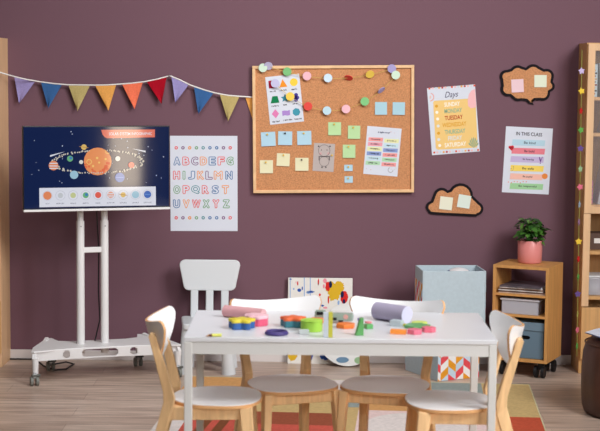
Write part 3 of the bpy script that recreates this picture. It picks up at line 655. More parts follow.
# ================================================================== CHAIRS
def make_chair(M,label):
    r=thing('dining_chair',label,'chair',M,'birch chairs around the table')
    # seat outline, faces +x
    pts=[]
    for k in range(44):
        a=2*PI*k/44; c,s_=math.cos(a),math.sin(a); e=.82
        x=.19*math.copysign(abs(c)**e,c); y=(.195+.018*c)*math.copysign(abs(s_)**e,s_); pts.append((x,y))
    m=MB(); m.slab(pts,.438,.450,birche_m); m.slab([(x*.985,y*.985) for x,y in pts],.450,.4535,lam_m,bev=.001); m.build('seat',r)
    m=MB()
    for sy in (-1,1): m.bar((-.20,sy*.142,.408),(.135,sy*.150,.412),(.022,.058),(.022,.05),birch_m,up=(0,1,0),bev=.003)
    m.bar((.125,-.15,.412),(.125,.15,.412),(.022,.05),(.022,.05),birch_m,up=(1,0,0),bev=.003)
    m.bar((-.16,-.14,.412),(-.16,.14,.412),(.022,.05),(.022,.05),birch_m,up=(1,0,0),bev=.003); m.build('seat_frame',r)
    for sy in (-1,1):
        m=MB(); m.bar((.128,sy*.158,.437),(.172,sy*.182,0),(.036,.054),(.026,.030),birch_m,up=(0,1,0),bev=.004); m.build('leg',r)
        m=MB() # kinked rear leg and upright, profile in x,z
        pr=[(-.305,0),(-.270,0),(-.222,.25),(-.172,.42),(-.166,.47),(-.200,.60),(-.240,.725),(-.249,.745),(-.262,.75),(-.271,.735),(-.253,.66),(-.214,.50),(-.213,.455),(-.247,.33),(-.288,.12)]
        m.prism(pr,.038,birch_m,I4,.019,bev=.004)
        for v in m.bm.verts: v.co.y += sy*(.138+(.11*(v.co.z-.45) if v.co.z>.45 else .08*(.45-v.co.z)))   # splayed above and below the seat
        m.build('leg',r)
    # moulded backrest
    prof=[(0,.055),(.04,.085),(.12,.115),(.3,.155),(.5,.186),(.7,.206),(.84,.215),(.93,.213),(.98,.206),(1,.194)]
    ns=18; fr=[]; bk=[]
    for t_,hw in prof:
        for j in range(ns+1):
            s_=-1+2*j/ns; y=s_*hw; z=.600+.180*t_+.024*s_*s_*t_
            x=-.256-.23*(z-.62)+2.05*y*y
            nx=Vector((1,-4.4*y,.23)).normalized(); fr.append(Vector((x,y,z))); bk.append(Vector((x,y,z))-nx*.011)
    n=ns+1; L=len(prof); m=MB()
    fs=[(i*n+j,i*n+j+1,(i+1)*n+j+1,(i+1)*n+j) for i in range(L-1) for j in range(ns)]
    m.faces(fr,fs,lam_m,smooth=True); m.faces(bk,[q[::-1] for q in fs],lam_m,smooth=True)
    rim=[j for j in range(n)]+[i*n+ns for i in range(1,L)]+[(L-1)*n+j for j in range(ns-1,-1,-1)]+[i*n for i in range(L-2,0,-1)]
    vs=[fr[i] for i in rim]+[bk[i] for i in rim]; K=len(rim)
    m.faces(vs,[(i,(i+1)%K,K+(i+1)%K,K+i) for i in range(K)],birche_m)
    m.build('backrest',r); return r
ch=make_chair(T(-.388,6.25,0,math.radians(0)),'white and birch chair at the left end of the table')
dup(ch,T(.595,6.215,0,math.radians(180+3)),'white and birch chair at the right end of the table')
dup(ch,T(-.078,6.53,0,math.radians(-90+21)),'white and birch chair behind the table, left of the two')
dup(ch,T(.342,6.53,0,math.radians(-90-15)),'white and birch chair behind the table, right of the two')
# ================================================================== CHILD CHAIR
MC=T(P(208,320,9.03).x,9.02,0)
t=thing('child_chair','white plastic child chair with slatted back standing against the wall','chair',MC)
def rr_pts(w0,w1,z0,z1,r):
    out=[]
    for cx,cz,a0 in ((w1/2-r,z1-r,0),(-w1/2+r,z1-r,90),(-w0/2+r,z0+r,180),(w0/2-r,z0+r,270)):
        for k in range(6):
            a=math.radians(a0+18*k); out.append((cx+r*math.cos(a),cz+r*math.sin(a)))
    return out
m=MB(); m.slab([(x,y) for x,y in rr_pts(.29,.345,-.15,.16,.03)],.275,.312,plasticw_m,bev=.008); m.build('seat',t)
for sx in (-1,1):
    for y in (-.10,.11):
        m=MB(); m.cyl((sx*.134,y,0),(sx*.118,y,.285),.043,.030,plasticw_m,24); m.build('leg',t)
L=Matrix.Translation((0,.135,.288))@Matrix.Rotation(-.10,4,'X')
for sx in (-1,0,1):
    m=MB(); m.box((sx*.094,0,.12),(.047,.028,.26),plasticw_m,bev=.008); m.build('slat',t,L)
m=MB(); m.prism(rr_pts(.325,.375,.185,.375,.035),.032,plasticw_m,L,.016,bev=.006); m.build('backrest',t)
# ================================================================== CANVAS + PALETTE
f=wallframe(((287.8,278.2),(352,277.8),(352,364.5),(287.8,364)),WY-.03)
lean=math.radians(-3.6)
H=.54
MCv=Matrix.Translation((f.M.translation.x,WY-.052,.262+.0))@Matrix.Rotation(lean,4,'X')

t=thing('canvas','abstract painting in blue, yellow and red leaning on wall behind table','painting',MCv)
m=MB(); cv=mat('painted canvas ground',(226,222,216),.8,.15,noise=.03,nscale=40); m.box((0,.009,0),(f.w,.018,H),cv,bev=.003); m.build('stretched_canvas',t)
f2=Fr(MCv); f2.sc=9.28/FPX; rr=random.Random(11); m=MB()
D6=lambda x,y:(280+x/8,270+y/8)
def blot(cx,cy,rx,ry,c,l=.001,jag=.3,n=26):
    pts=[]
    for i in range(n):
        k=1-jag*rr.random(); a=2*PI*i/n; pts.append((cx+rx*k*math.cos(a),cy+ry*k*math.sin(a)))
    poly(m,f2,pts,c,l)
bl=ink('ultramarine',(44,84,166)); dk=ink('dark navy',(30,34,74)); gd=ink('gold paint',(214,172,44)); rd=ink('scarlet',(206,44,40)); pk=ink('pink paint',(228,150,160)); lb=ink('sky paint',(140,170,214))
for x in (82,195,243): rect(m,f2,*D6(x-4,66+rr.random()*6),*D6(x+3,235),lb if x!=82 else ink('blue wash',(150,176,214)),.0006)
for x,y,rx,ry,c in ((84,84,12,5,bl),(142,118,6,22,rd),(128,108,4,9,pk),(155,172,18,16,bl),(178,158,6,18,bl),(245,185,38,9,bl),(225,190,18,14,lb),(307,105,7,28,rd),(305,122,4,14,dk),(360,98,18,22,pk),(350,140,10,20,pk),(110,162,8,10,lb),(318,208,10,12,rd)): blot(*D6(x,y),rx/8,ry/8,c,.0008)
blot(*D6(440,175),80/8,92/8,gd,.0010,.45,40); blot(*D6(480,135),40/8,48/8,gd,.0011,.5); blot(*D6(420,215),36/8,52/8,gd,.0012,.4)
blot(*D6(382,140),22/8,42/8,rd,.0016,.25); blot(*D6(404,125),15/8,32/8,dk,.0020,.25); blot(*D6(515,228),34/8,56/8,rd,.0016,.2); blot(*D6(498,205),15/8,30/8,dk,.0020,.2); blot(*D6(512,262),12/8,20/8,dk,.0020,.2); blot(*D6(387,250),7/8,34/8,rd,.0016,.2)
blot(*D6(340,296),14/8,9/8,bl,.0010); blot(*D6(362,312),20/8,10/8,pk,.0010); blot(*D6(468,272),10/8,20/8,lb,.0010)
blot(292.5,353,5.5,11,gd,.001,.2); blot(310,354,4,8,bl,.001,.2); blot(308,361,2,2,rd,.0014,.2); blot(325,355,6,7,bl,.001,.2); blot(300,330,8,9,rd,.001,.3); blot(335,330,9,12,lb,.001,.3)
m.build('paint',t)
c,s_=math.cos(lean),math.sin(lean); t.matrix_world=Matrix.Translation((f.M.translation.x,WY-.016-.008-.018-abs(H/2*math.sin(lean))*1.0+.006,H/2*math.cos(lean)+.001))@Matrix.Rotation(lean,4,'X')
# palette
MP=Matrix.Translation((P(348,338,9.16).x,WY-.115,.196))@Matrix.Rotation(math.radians(-14),4,'X')
f3=Fr(MP); f3.sc=9.2/FPX
pp=[]
for k in range(40):
    a=2*PI*k/40; r_=1-.16*math.exp(-((a-2.6)/.35)**2); pp.append((.19*r_*math.cos(a),.195*r_*math.sin(a)))
t=thing('paint_palette','white oval painting palette with paint blobs leaning before the canvas','palette',MP)
m=MB(); m.prism(pp,.006,white_m,I4,.003,bev=.0015); m.build('board',t)
m=MB()
for x,y,rx,ry,c in ((342.5,360,6.6,3.2,ink('slate paint',(104,134,160))),(359,360.4,5,3.6,ink('moss paint',(140,170,130))),(331,345,4,4,ink('sky paint',(140,170,214))),(345,318,5,3,ink('pink paint',(228,150,160))),(364,346,4,4,gd)):
    pts=[f3.loc(x+rx*(1-.12*rr.random())*math.cos(2*PI*i/18),y+ry*(1-.12*rr.random())*math.sin(2*PI*i/18)) for i in range(18)]
    m.prism(pts,.002,c,I4,-.003)
m.build('paint_blobs',t)
# ================================================================== STORAGE BINS
blue_m=mat('pale blue felt',(182,196,204),.9,.1,noise=.04,nscale=60); inner_m=mat('bin lining',(160,172,176),.9,.1)
CH=[mat('chevron orange',(224,150,44),.85,.1),mat('chevron white',(234,230,228),.85,.1),mat('chevron red',(222,78,84),.85,.1),mat('chevron blue',(190,208,222),.85,.1)]
def clipz(pts,z0,z1):
    for lim,sgn in ((z0,1),(z1,-1)):
        out=[]
        for i in range(len(pts)):
            a,b2=pts[i],pts[(i+1)%len(pts)]; ia=(a[1]-lim)*sgn>=0; ib=(b2[1]-lim)*sgn>=0
            if ia: out.append(a)
            if ia!=ib:
                k=(lim-a[1])/(b2[1]-a[1]); out.append((a[0]+(b2[0]-a[0])*k,lim))
        pts=out
        if not pts: return []
    return pts
def bin_(M,label,W,D,H,chev_faces,ztop,base_h):
    """W along local x, D along local y (front at -y); chevrons on the listed faces"""
    r=thing('storage_bin',label,'storage bin',M,'chevron fabric storage bins')
    tk=.008
    m=MB()
    for sx in (-1,1): m.box((sx*(W/2-tk/2),0,H/2),(tk,D,H),blue_m,bev=.002)
    for sy in (-1,1): m.box((0,sy*(D/2-tk/2),H/2),(W-2*tk,tk,H),blue_m,bev=.002)
    m.build('body',r)
    m=MB(); m.box((0,0,base_h/2+.001),(W-2*tk-.002,D-2*tk-.002,base_h),inner_m); m.build('base',r)
    for fc in chev_faces:
        m=MB()
        if fc in 'fb': L=W; Q=Matrix.Translation((0,-D/2,0)) if fc=='f' else Matrix.Translation((0,D/2,0))@Matrix.Rotation(PI,4,'Z')
        else: L=D; Q=(Matrix.Translation((-W/2,0,0))@Matrix.Rotation(-PI/2,4,'Z')) if fc=='l' else (Matrix.Translation((W/2,0,0))@Matrix.Rotation(PI/2,4,'Z'))
        cw=.053; sh=.046; sl=.040; nn=int(L/cw)+2
        for j in range(-1,nn):
            xa=-L/2-.034+j*cw; xb=xa+cw; ca,cb=max(xa,-L/2),min(xb,L/2)
            if cb<=ca: continue
            up=1 if j%2 else -1
            for k in range(-2,10):
                def zl(x): 
                    q=(x-xa)/cw; return k*sh+ (sl*q if up>0 else sl*(1-q))
                pts=clipz([(ca,zl(ca)),(cb,zl(cb)),(cb,zl(cb)+sh),(ca,zl(ca)+sh)],.001,ztop)
                if len(pts)>2: m.faces([(x,-.0012,z) for x,z in pts],[list(range(len(pts)))],CH[(k*(1 if up>0 else 1)+(j//2)*2+(1 if up<0 else 0))%4],Q)
        m.build('chevron_panel',r)
    return r
th2=math.radians(27); A=F(437.6,381.6,0); Bw,Bd=.29,.38
u2=Vector((math.cos(th2),math.sin(th2),0)); v2=Vector((-math.sin(th2),math.cos(th2),0))
c=A+u2*Bw/2+v2*Bd/2
bin_(T(c.x,c.y,0.001,th2),'lower of two stacked storage bins, chevron front facing the table',Bw,Bd,.33,'fb',.33,.01)
th3=math.radians(5); 
u3=Vector((math.cos(th3),math.sin(th3),0)); v3=Vector((-math.sin(th3),math.cos(th3),0))
A3=P(422.8,271.2,8.80); c3=Vector((A3.x,8.80,0))+u3*.19+v3*.14
print('BIN TOP',A3.z, 'c',c,c3)
Hb=A3.z-.332
up=bin_(T(c3.x,c3.y,.332,th3),'upper of two stacked storage bins, plain pale blue front, ball inside',.38,.28,Hb,'lr',Hb-.075,Hb-.226)
q=P(456,267,8.95)
t=thing('ball','white and blue ball peeking out of the upper storage bin','ball',T(c3.x+.05,c3.y-.015,.332+Hb-.226+.002+.115))
m=MB(); m.sphere((0,0,0),.115,toy('ball white',(232,230,232)),u=28,v=18); o=m.build('ball_shell',t)
for k in (-1,1):
    m=MB(); m.lathe([(.1156*math.sin(a),.1156*math.cos(a)) for a in [math.radians(x) for x in range(0,56,5)]],toy('ball blue',(54,84,150)),Matrix.Rotation(k*PI/2*.95,4,'Y')@Matrix.Rotation(.2,4,'X')); m.build('blue_patch',t)

# ================================================================== SHELF UNIT ON CASTERS
th4=math.radians(-25); FR=Vector((1.418,8.845,0)); u4=Vector((math.cos(th4),math.sin(th4),0)); v4=Vector((-math.sin(th4),math.cos(th4),0))
UW,UD=.345,.315; c4=FR-u4*UW/2+v4*UD/2; MU=T(c4.x,c4.y,0,th4)
t=thing('shelf_unit','honey wood open shelf unit on black casters below the pale posters','shelf unit',MU)
z0,z1=.095,.675; k_=.018
m=MB(); m.box((0,0,z1-k_/2),(UW,UD,k_),honey_m,bev=.0015); m.build('top',t)
for sx in (-1,1):
    m=MB(); m.box((sx*(UW/2-k_/2),0,(z0+z1-k_)/2),(k_,UD,z1-k_-z0),honey_m,bev=.0015); m.build('side_panel',t)
ZS=[z0+k_/2,.372,.497]
for z,nm in zip(ZS,('bottom_panel','shelf','shelf')):
    m=MB(); m.box((0,.0,z),(UW-2*k_,UD-.004,k_ if nm!='shelf' else .014),honey_m,bev=.001); m.build(nm,t)
for sx in (-1,1):
    for sy in (-1,1):
        m=MB(); x,y=sx*(UW/2-.045),sy*(UD/2-.045); m.cyl((x,y,.07),(x,y,z0-.001),.02,.02,dark_m,14); m.box((x,y,.065),(.04,.03,.03),dark_m,bev=.006); c_=m.build('caster',t)
        m=MB(); 
        for q_ in (-.030,.014): m.cyl((x+q_-.009,y,.0365),(x+q_+.009,y,.0365),.036,.036,black_m,20)
        m.build('wheel',c_)
# stuff on it
M=MU@Matrix.Translation((0,-.024,.497+.0075))
rr=random.Random(5)
cols=[(196,170,150),(120,96,90),(206,200,196),(150,110,90),(216,206,200),(92,84,92)]
z=0
for i in range(6):
    c_=cols[i]; h=.006+.003*(i%2)
    m=MB(); m.box((0,0,h/2),(.285-.006*i,.245,h),mat('magazine %d'%i,c_,.35,.4,noise=.35,nscale=14)); m.box((0,.001,h/2),(.287-.006*i,.241,h*.6),paper_m)
    pos=['lowest','second lowest','third lowest','third highest','second highest','topmost'][i]
    tag(m.build('magazine',None,M@Matrix.Translation((rr.uniform(-.006,.006),rr.uniform(-.012,.012),z))@Matrix.Rotation(rr.uniform(-.035,.035),4,'Z')),pos+' magazine in the pile on the open shelf unit','magazine','magazines on the shelf unit')
    z+=h+.0006
t=thing('plastic_box','translucent lidded plastic box on the middle shelf of the wooden unit','box',MU@Matrix.Translation((-.01,-.03,.372+.0075)))
m=MB()
for sx in (-1,1): m.box((sx*.112,0,.041),(.004,.19,.078),tubp_m)
for sy in (-1,1): m.box((0,sy*.097,.041),(.22,.004,.078),tubp_m)
m.box((0,0,.002),(.228,.198,.003),tubp_m); m.build('tub',t)
m=MB(); m.box((0,0,.087),(.246,.212,.012),mat('frosted lid',(206,206,214),.3,.5),bev=.004); m.build('lid',t)
m=MB(); 
for i in range(9): m.box((rr.uniform(-.08,.08),rr.uniform(-.07,.07),.016+.006*(i%3)),(.04,.03,.022),toy('bits %d'%(i%3),[(150,200,110),(190,190,200),(120,130,150)][i%3]),rot=(rr.uniform(0,3),'Z'))
m.build('contents',t)
t=thing('storage_box','slate blue lidded cardboard box in the bottom of the wooden unit','box',MU@Matrix.Translation((.03,-.02,z0+k_+.001)))
sl=mat('slate card',(104,126,142),.75,.2); sld=mat('slate card lid',(112,134,150),.75,.2)
m=MB(); m.box((0,0,.095),(.222,.22,.188),sl,bev=.002); m.build('body',t)
m=MB(); m.box((0,0,.196),(.234,.232,.05),sld,bev=.003); m.build('lid',t)
m=MB(); m.prism([(.018*math.cos(a)*1.0+(.017 if math.cos(a)>0 else -.017),.011*math.sin(a)) for a in [2*PI*i/24+.01 for i in range(24)]],.001,mat('hole dark',(16,16,18),.9,.05),Matrix.Translation((-.005,-.1105,.128))); m.build('hand_hole',t)
# plant
pc=F(529.6,262.5,.676); MPt=T(pc.x,pc.y,.676)
t=thing('potted_plant','leafy green plant in a pink pot on the wooden shelf unit','plant',MPt)
m=MB(); pinkm=mat('pink ceramic',(222,138,134),.35,.5); m.lathe([(0,.0),(.066,0),(.072,.006),(.0745,.06),(.0755,.135),(.0735,.138),(.071,.135),(.069,.115),(0,.115)],pinkm); m.build('pot',t)
m=MB(); m.lathe([(0,.118),(.0685,.116)],mat('soil',(50,36,28),.95,.05)); m.build('soil',t)
rr=random.Random(21); m=MB(); lm=[mat('leaf %d'%i,c,.42,.4) for i,c in enumerate(((46,86,32),(66,114,42),(88,136,54),(38,70,30)))]
stm=MB()
for i in range(170):
    a=rr.uniform(0,2*PI); el=rr.uniform(.12,1.45); rad=rr.uniform(.035,.092)
    tip=Vector((rad*math.cos(a)*math.cos(el)*1.0,rad*math.sin(a)*math.cos(el),.155+rr.uniform(-.03,.03)+rad*1.12*math.sin(el)))
    if tip.z>.29: tip.z=.29
    if i%4==0: stm.tube([Vector((rr.uniform(-.03,.03),rr.uniform(-.03,.03),.117)),Vector((tip.x*.4,tip.y*.4,(tip.z+.117)/2)),tip],.0016,lm[1],5)
    d=Vector((math.cos(a+rr.uniform(-.7,.7)),math.sin(a+rr.uniform(-.7,.7)),rr.uniform(-.6,.6))).normalized(); L_=rr.uniform(.036,.062); w=L_*rr.uniform(.3,.42)
    sd2=d.cross(Vector((rr.uniform(-.4,.4),rr.uniform(-.4,.4),1))).normalized(); nr=sd2.cross(d)
    vs=[];
    for q_,ww in ((0,.0),(.2,.7),(.45,1),(.7,.75),(1,.0)):
        p=tip+d*L_*q_-nr*(L_*.25*q_*q_)
        vs+=[p-sd2*w*ww+nr*.004*ww,p,p+sd2*w*ww+nr*.004*ww]
    fs=[(3*k+j,3*k+j+1,3*k+j+4,3*k+j+3) for k in range(4) for j in (0,1)]
    m.faces(vs,fs,lm[rr.randrange(4)],smooth=True)
m.build('foliage',t); stm.build('stems',t)
# ================================================================== POUF
pc=Vector((1.735,7.98,0)); 
t=thing('pouf','round dark brown leather pouf on the floor at the right edge','pouf',T(pc.x,pc.y,0))
lea=mat('brown leather',(74,46,36),.42,.4,noise=.25,nscale=7,bump=.3,bscale=50)
m=MB(); prof=[(0,.0),(.22,0),(.245,.012),(.256,.05),(.262,.15),(.262,.25),(.256,.34),(.243,.385),(.215,.41),(.12,.42),(0,.422)]
vs=[];fs=[];seg=64;n=len(prof)
for r_,z_ in prof:
    for k in range(seg):
        a=2*PI*k/seg; q_=1+.014*math.cos(10*a)*min(1,r_/.2)*(1 if .02<z_<.40 else .3); vs.append((r_*q_*math.cos(a),r_*q_*math.sin(a),z_))
m.faces(vs,[(i*seg+k,i*seg+(k+1)%seg,(i+1)*seg+(k+1)%seg,(i+1)*seg+k) for i in range(n-1) for k in range(seg)],lea,smooth=True); m.build('cushion_body',t)
m=MB(); m.tube([(.2475*math.cos(2*PI*k/48),.2475*math.sin(2*PI*k/48),.386) for k in range(49)],.004,lea,6); m.build('seam',t)
m=MB(); m.sphere((0,0,.421),.014,lea); m.build('button',t)
t=thing('open_magazine','open white magazine lying on top of the brown pouf','magazine',T(pc.x-.02,pc.y-.0,.430,.35))
m=MB()
for sx in (-1,1):
    N=8; vs=[]
    for i in range(N+1):
        x=sx*.16*i/N; z_=.012+.016*math.sin(PI*min(1,i/N*1.05))*(1-i/N*.4)-.008*i/N; vs+=[(x,-.12,z_),(x,.12,z_)]
    fs=[(2*i,2*i+1,2*i+3,2*i+2) for i in range(N)]
    m.faces(vs,fs,paper_m,smooth=True); m.faces([(x,y,z_-.006) for x,y,z_ in vs],[q_[::-1] for q_ in fs],paper_m,smooth=True)
m.build('pages',t)
m=MB(); m.box((0,0,0),(.322,.244,.0016),mat('magazine cover blue',(90,110,170),.4,.4)); m.build('cover',t)
t.matrix_world=T(pc.x-.06,pc.y-.05,.4365,.35)
# ================================================================== RUG
Ra=F(529,385.8,0); ta=math.radians(4); eu=Vector((-math.cos(ta),math.sin(ta),0)); ev=Vector((-math.sin(ta),-math.cos(ta),0))
MR=Matrix.Identity(4)
for i in range(3): MR[i][0]=eu[i]; MR[i][1]=ev[i]; MR[i][2]=(0,0,1)[i]; MR[i][3]=Ra[i]
if MR.determinant()<0: pass
RC={'ol':(198,170,118),'bg':(146,156,152),'wh':(222,212,208),'or':(208,156,100),'rs':(150,82,60),'co':(200,92,78),'rd':(188,84,60),'br':(128,78,52),'pk':(226,200,196),'pg':(206,198,160)}
def rm(k): return mat('rug wool '+k,RC[k],.95,.05,noise=.1,nscale=60,bump=.4,bscale=300)
cells=[(0,.28,0,.85,'ol'),(.28,.97,0,.62,'bg'),(.97,1.075,0,.72,'bg'),(1.075,1.60,0,.57,'wh'),(1.60,2.0,0,.64,'or'),
 (.28,.97,.62,.78,'or'),(.97,1.075,.72,1.5,'ol'),(1.075,1.60,.57,.88,'ol'),(.28,.97,.78,1.5,'pk'),(0,.28,.85,1.7,'rd'),
 (1.075,1.60,.88,1.16,'rs'),(1.075,1.60,1.16,1.5,'co'),(1.60,1.86,.64,1.5,'co'),(1.86,2.0,.64,1.5,'wh'),
 (.28,1.075,1.5,2.9,'or'),(1.075,2.0,1.5,2.2,'ol'),(1.075,2.0,2.2,2.9,'bg'),(0,.28,1.7,2.9,'ol')]
m=MB(); e=.002
for a0,a1,b0,b1,k in cells:
    m.box(((a0+a1)/2,(b0+b1)/2,.004),(a1-a0,b1-b0,.007),rm(k),MR)
def rq(pts,k,z=.0082): m.faces([(a,b2,z) for a,b2 in pts],[list(range(len(pts)))],rm(k),MR)
rq([(.66+.27*math.cos(2*PI*i/30),1.12+.30*math.sin(2*PI*i/30)) for i in range(30)],'wh')
for a in (1.61,1.70): rq([(a,.80),(a+.05,.80),(a+.09,1.44),(a+.04,1.44)],'br')
m.tube([(0,-.0,.004),(0,2.9,.004)],.005,rm('pg'),6,MR); m.tube([(0,0,.004),(2.0,0,.004)],.005,rm('pg'),6,MR)
bmesh.ops.recalc_face_normals(m.bm,faces=m.bm.faces[:])
tag(m.build('rug'),'patchwork rug of coloured blocks lying under the table and chairs','rug')
# ================================================================== THINGS ON THE TABLE
Z=TZ+.0005
def at(px,py): q=F(px,py,Z); return q
def roll(label,pL,pR,r,rgb,endrgb):
    a=at(*pL);b2=at(*pR); t=thing('paper_roll',label,'roll',Matrix.Translation((a+b2)/2),'rolls on the table')
    d=(b2-a)/2; up=Vector((0,0,r))
    m=MB(); m.cyl(-d+up,d+up,r,r,mat('roll %d'%rgb[0],rgb,.6,.3),36,caps=False); m.build('wrap',t)
    e_=d.normalized()*.0005; c_=mat('roll end %d'%endrgb[0],endrgb,.6,.3)
    for k0,k1 in ((-d+up,-d+up+e_),(d+up-e_,d+up)):
        m=MB(); m.cyl(k0,k1,r*.995,r*.995,c_,36); m.build('end_face',t)
roll('pink roll lying at the table back beside pink tin',(225,316.6),(263.5,320.6),.0258,(212,158,162),(226,176,180))
roll('fat lavender roll lying at the table right',(376.5,318.8),(407,323.6),.0375,(170,162,186),(206,204,232))
def flower(px,py,r,h1,h2,c1,c2,label,n=5,amp=.16,rot=.3,name='flower_tub'):
    q=at(px,py); t=thing(name,label,'toy tub',T(q.x,q.y,Z,rot),'toy tubs on the table')
    o=lambda k:[(k*r*(1-amp+amp*math.cos(n*2*PI*i/60))*math.cos(2*PI*i/60),k*r*(1-amp+amp*math.cos(n*2*PI*i/60))*math.sin(2*PI*i/60)) for i in range(60)]
    m=MB(); m.slab(o(.97),0,h1,toy('t%d%d'%(c1[0],c1[2]),c1),bev=.002); m.build('tub',t)
    m=MB(); m.slab(o(1),h1,h1+h2,toy('t%d%d'%(c2[0],c2[2]),c2),bev=.003); m.slab(o(.72),h1+h2,h1+h2+.002,toy('t%d%d'%(c2[0],c2[2]),c2)); m.build('lid',t)
    return t
flower(241.6,328.2,.060,.028,.012,(52,96,160),(226,208,66),'blue flower-shaped tub with yellow lid on the table left')
flower(256.2,324.8,.054,.030,.014,(222,92,124),(242,196,206),'pink tub with pale pink lid before the pink roll',8,.05,name='round_tub')
flower(293,326.2,.058,.028,.012,(62,122,136),(232,110,64),'teal flower-shaped tub with orange lid near table centre')
flower(311.5,330.6,.050,.042,.004,(164,212,78),(172,216,84),'lime green tub with lime top behind the upright sticks',4,.04,.6,'round_tub')
q=at(276.6,334.4); m=MB(); 
for rr_,z_ in ((.043,.006),(.040,.011)): m.tube([(rr_*math.cos(2*PI*k/40),rr_*math.sin(2*PI*k/40),z_) for k in range(41)],.006,toy('indigo',(72,60,122)),10)
tag(m.build('purple_ring',None,T(q.x,q.y,Z)),'dark purple ring lying flat near the table front','ring')
def block(name,pts,h,px,py,rgb,label,rot=0,cat='toy block',grp='toy blocks on the table',bev=.002):
    q=at(px,py); m=MB(); m.slab(pts,0,h,toy('b%d %d'%(rgb[0],rgb[1]),rgb),bev=bev)
    return tag(m.build(name,None,T(q.x,q.y,Z,rot)),label,cat,grp)
R_=lambda w,d:[(-w/2,-d/2),(w/2,-d/2),(w/2,d/2),(-w/2,d/2)]
HX=lambda r:[(r*math.cos(PI*i/3),r*math.sin(PI*i/3)) for i in range(6)]
block('upright_stick',R_(.0185,.02),.104,325.6,337.4,(204,214,226),'pale blue-white upright stick at the table front',.05)
block('upright_stick',R_(.0165,.02),.104,330.4,337.2,(200,196,74),'mustard yellow upright stick beside the white stick',.05)
block('toy_block',R_(.042,.03),.016,303.6,333.5,(206,214,214),'clear grey block lying before the lime green tub',.2)
block('toy_block',HX(.042),.018,345.6,327.6,(234,122,48),'orange hexagonal block beside the green upright wedge',.35)
q=at(359.6,335.2); m=MB(); m.prism([(-.020,0),(.015,0),(.013,.072),(.001,.072)],.024,toy('wedge green',(92,160,92)),I4,.012,bev=.002)
tag(m.build('toy_wedge',None,T(q.x,q.y,Z,.25)),'green upright wedge standing near the table centre','toy block','toy blocks on the table')
block('toy_block',R_(.030,.026),.020,368.4,328.6,(92,164,96),'small green block right of the green wedge',.5)
q=at(368.2,328.0); m=MB(); m.slab(R_(.024,.02),0,.008,toy('b pinkcap',(226,130,140)),bev=.002); tag(m.build('toy_block',None,T(q.x,q.y,Z+.0205,.5)),'pink chip resting on the small green block','toy block','toy blocks on the table')
block('toy_block',R_(.024,.018),.010,360.5,320.5,(110,100,160),'small purple block behind the green wedge',.2)
block('toy_block',R_(.05,.036),.026,396.8,326.0,(186,198,204),'grey-blue block before the lavender roll',-.5)
block('toy_block',R_(.032,.02),.009,406.2,325.8,(190,176,50),'olive yellow block right of the grey-blue block',.1)
block('toy_block',[(.034*math.cos(2*PI*i/24),.034*math.sin(2*PI*i/24)) for i in range(24)],.010,419.4,324,(206,222,112),'lime disc at the back of the right block cluster')
block('toy_block',HX(.058),.012,417.4,327.6,(96,164,100),'large flat green hexagon among the right cluster of blocks',.2)
block('toy_block',R_(.064,.035),.018,398.4,333.8,(244,146,60),'orange block at the left of the front row, right cluster',-.2)
block('toy_block',HX(.034),.019,414.6,333.6,(226,116,138),'pink hexagon in the middle of the front row of blocks',.4)
block('toy_block',HX(.030),.021,428.6,331.8,(226,110,130),'pink hexagon at the right end of the front row',.9)
block('toy_block',HX(.03),.024,316.5,323.5,(238,120,60),'orange block showing just behind the lime green tub',.2)
# crayon
a=at(206,337);b2=at(221.5,336.6); d=(b2-a).normalized(); t=thing('crayon','short yellow crayon with brown tip at the table front left','crayon',Matrix.Translation(a))
L_=(b2-a).length; up=Vector((0,0,.0065))
m=MB(); m.cyl(d*.024+up,d*L_+up,.0065,.0065,toy('crayon',(226,226,110)),14); m.build('barrel',t)
m=MB(); m.cyl(d*.012+up*.95,d*.024+up,.005,.0065,mat('crayon band',(110,60,50),.6,.2),14); m.cyl(up*.55,d*.012+up*.95,.0015,.005,mat('crayon tip',(206,160,110),.7,.2),14); m.build('tip',t)
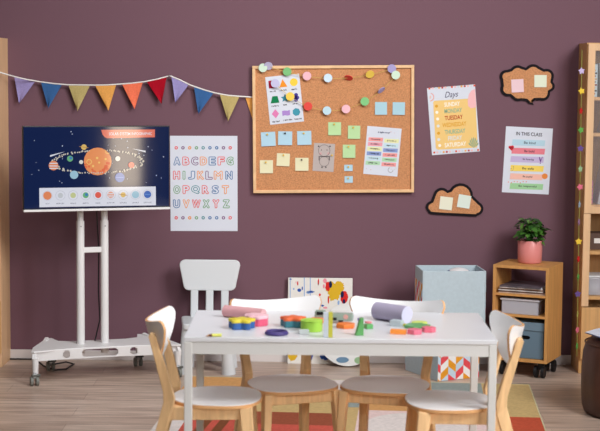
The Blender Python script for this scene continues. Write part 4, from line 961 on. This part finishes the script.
# toy van
a=at(334,322.6); MV=T(a.x,a.y,Z,-.10); t=thing('toy_van','grey-green toy van with a pink dot at the table back','toy vehicle',MV)
vm=toy('van',(142,158,146))
m=MB(); m.box((0,0,.0265),(.166,.045,.031),vm,bev=.006); m.box((-.060,0,.044),(.044,.043,.016),vm,bev=.005); m.build('body',t)
m=MB(); m.box((-.060,-.0222,.042),(.028,.0012,.014),dark_m,bev=.0003); m.build('side_window',t)
m=MB(); m.box((-.012,-.0228,.020),(.05,.0012,.012),dark_m,bev=.0003); m.build('side_panel',t)
m=MB(); m.cyl((.052,-.0222,.030),(.052,-.0236,.030),.0105,.0105,toy('van dot',(214,158,150)),20); m.build('dot',t)
for x in (-.055,.030):
    for sy in (-1,1):
        m=MB(); m.cyl((x,sy*.0215,.0105),(x,sy*.012,.0105),.0105,.0105,black_m,18); m.build('wheel',t)
# ================================================================== LIGHT
w=bpy.data.worlds.new('world'); S.world=w; w.use_nodes=True
bg=w.node_tree.nodes['Background']; bg.inputs[0].default_value=(.93,.96,1,1); bg.inputs[1].default_value=.008
def area(name,loc,aim,sx,sy,power,col=(1,1,1),spread=180):
    l=bpy.data.lights.new(name,'AREA'); l.shape='RECTANGLE'; l.size=sx; l.size_y=sy; l.energy=power; l.color=col; l.spread=math.radians(spread)
    o=bpy.data.objects.new(name,l); COL.objects.link(o); o.location=loc
    o.rotation_euler=(Vector(aim)-Vector(loc)).to_track_quat('-Z','Y').to_euler(); return o
area('window_light',(3.6,3.9,4.2),(-.9,9.3,1.7),2.0,2.0,170,(.98,.99,1),120)
area('wall_fill_light',(-.3,6.6,3.6),(-.4,9.3,1.6),1.4,.5,17,(1,.99,.98),110)  # unseen overhead fill, added so the wall brightens towards the top
area('table_fill_light',(-.1,5.5,3.6),(-.1,5.75,0),1.4,.7,10,(1,.99,.98),110)  # invented light over the table, lifts the tabletop, chairs and floor
area('left_fill_light',(-1.2,7.0,3.6),(-1.2,6.9,0),1.4,.7,16,(1,.99,.98),110)  # added overhead fill on the left, placed only to balance brightness
area('front_fill_light',(5.4,-.3,3.1),(.2,6.3,.5),1.8,1.4,15,(.98,.99,1),70)  # added fill from the front right, no known window; brightens the table front
area('side_window_light',(3.58,1.0,1.5),(-1.0,9,1.4),.36,2.2,34,(1,.82,.6))
area('rear_fill_light',(1.2,-1.5,3.2),(.1,6.3,.6),1.8,1.4,15,(.98,.99,1),60)  # made-up fill behind the camera for the chair seats and uprights
S.view_settings.view_transform='Standard'; S.view_settings.look='None'; S.view_settings.gamma=1; S.view_settings.use_curve_mapping=False; S.view_settings.exposure=-.1
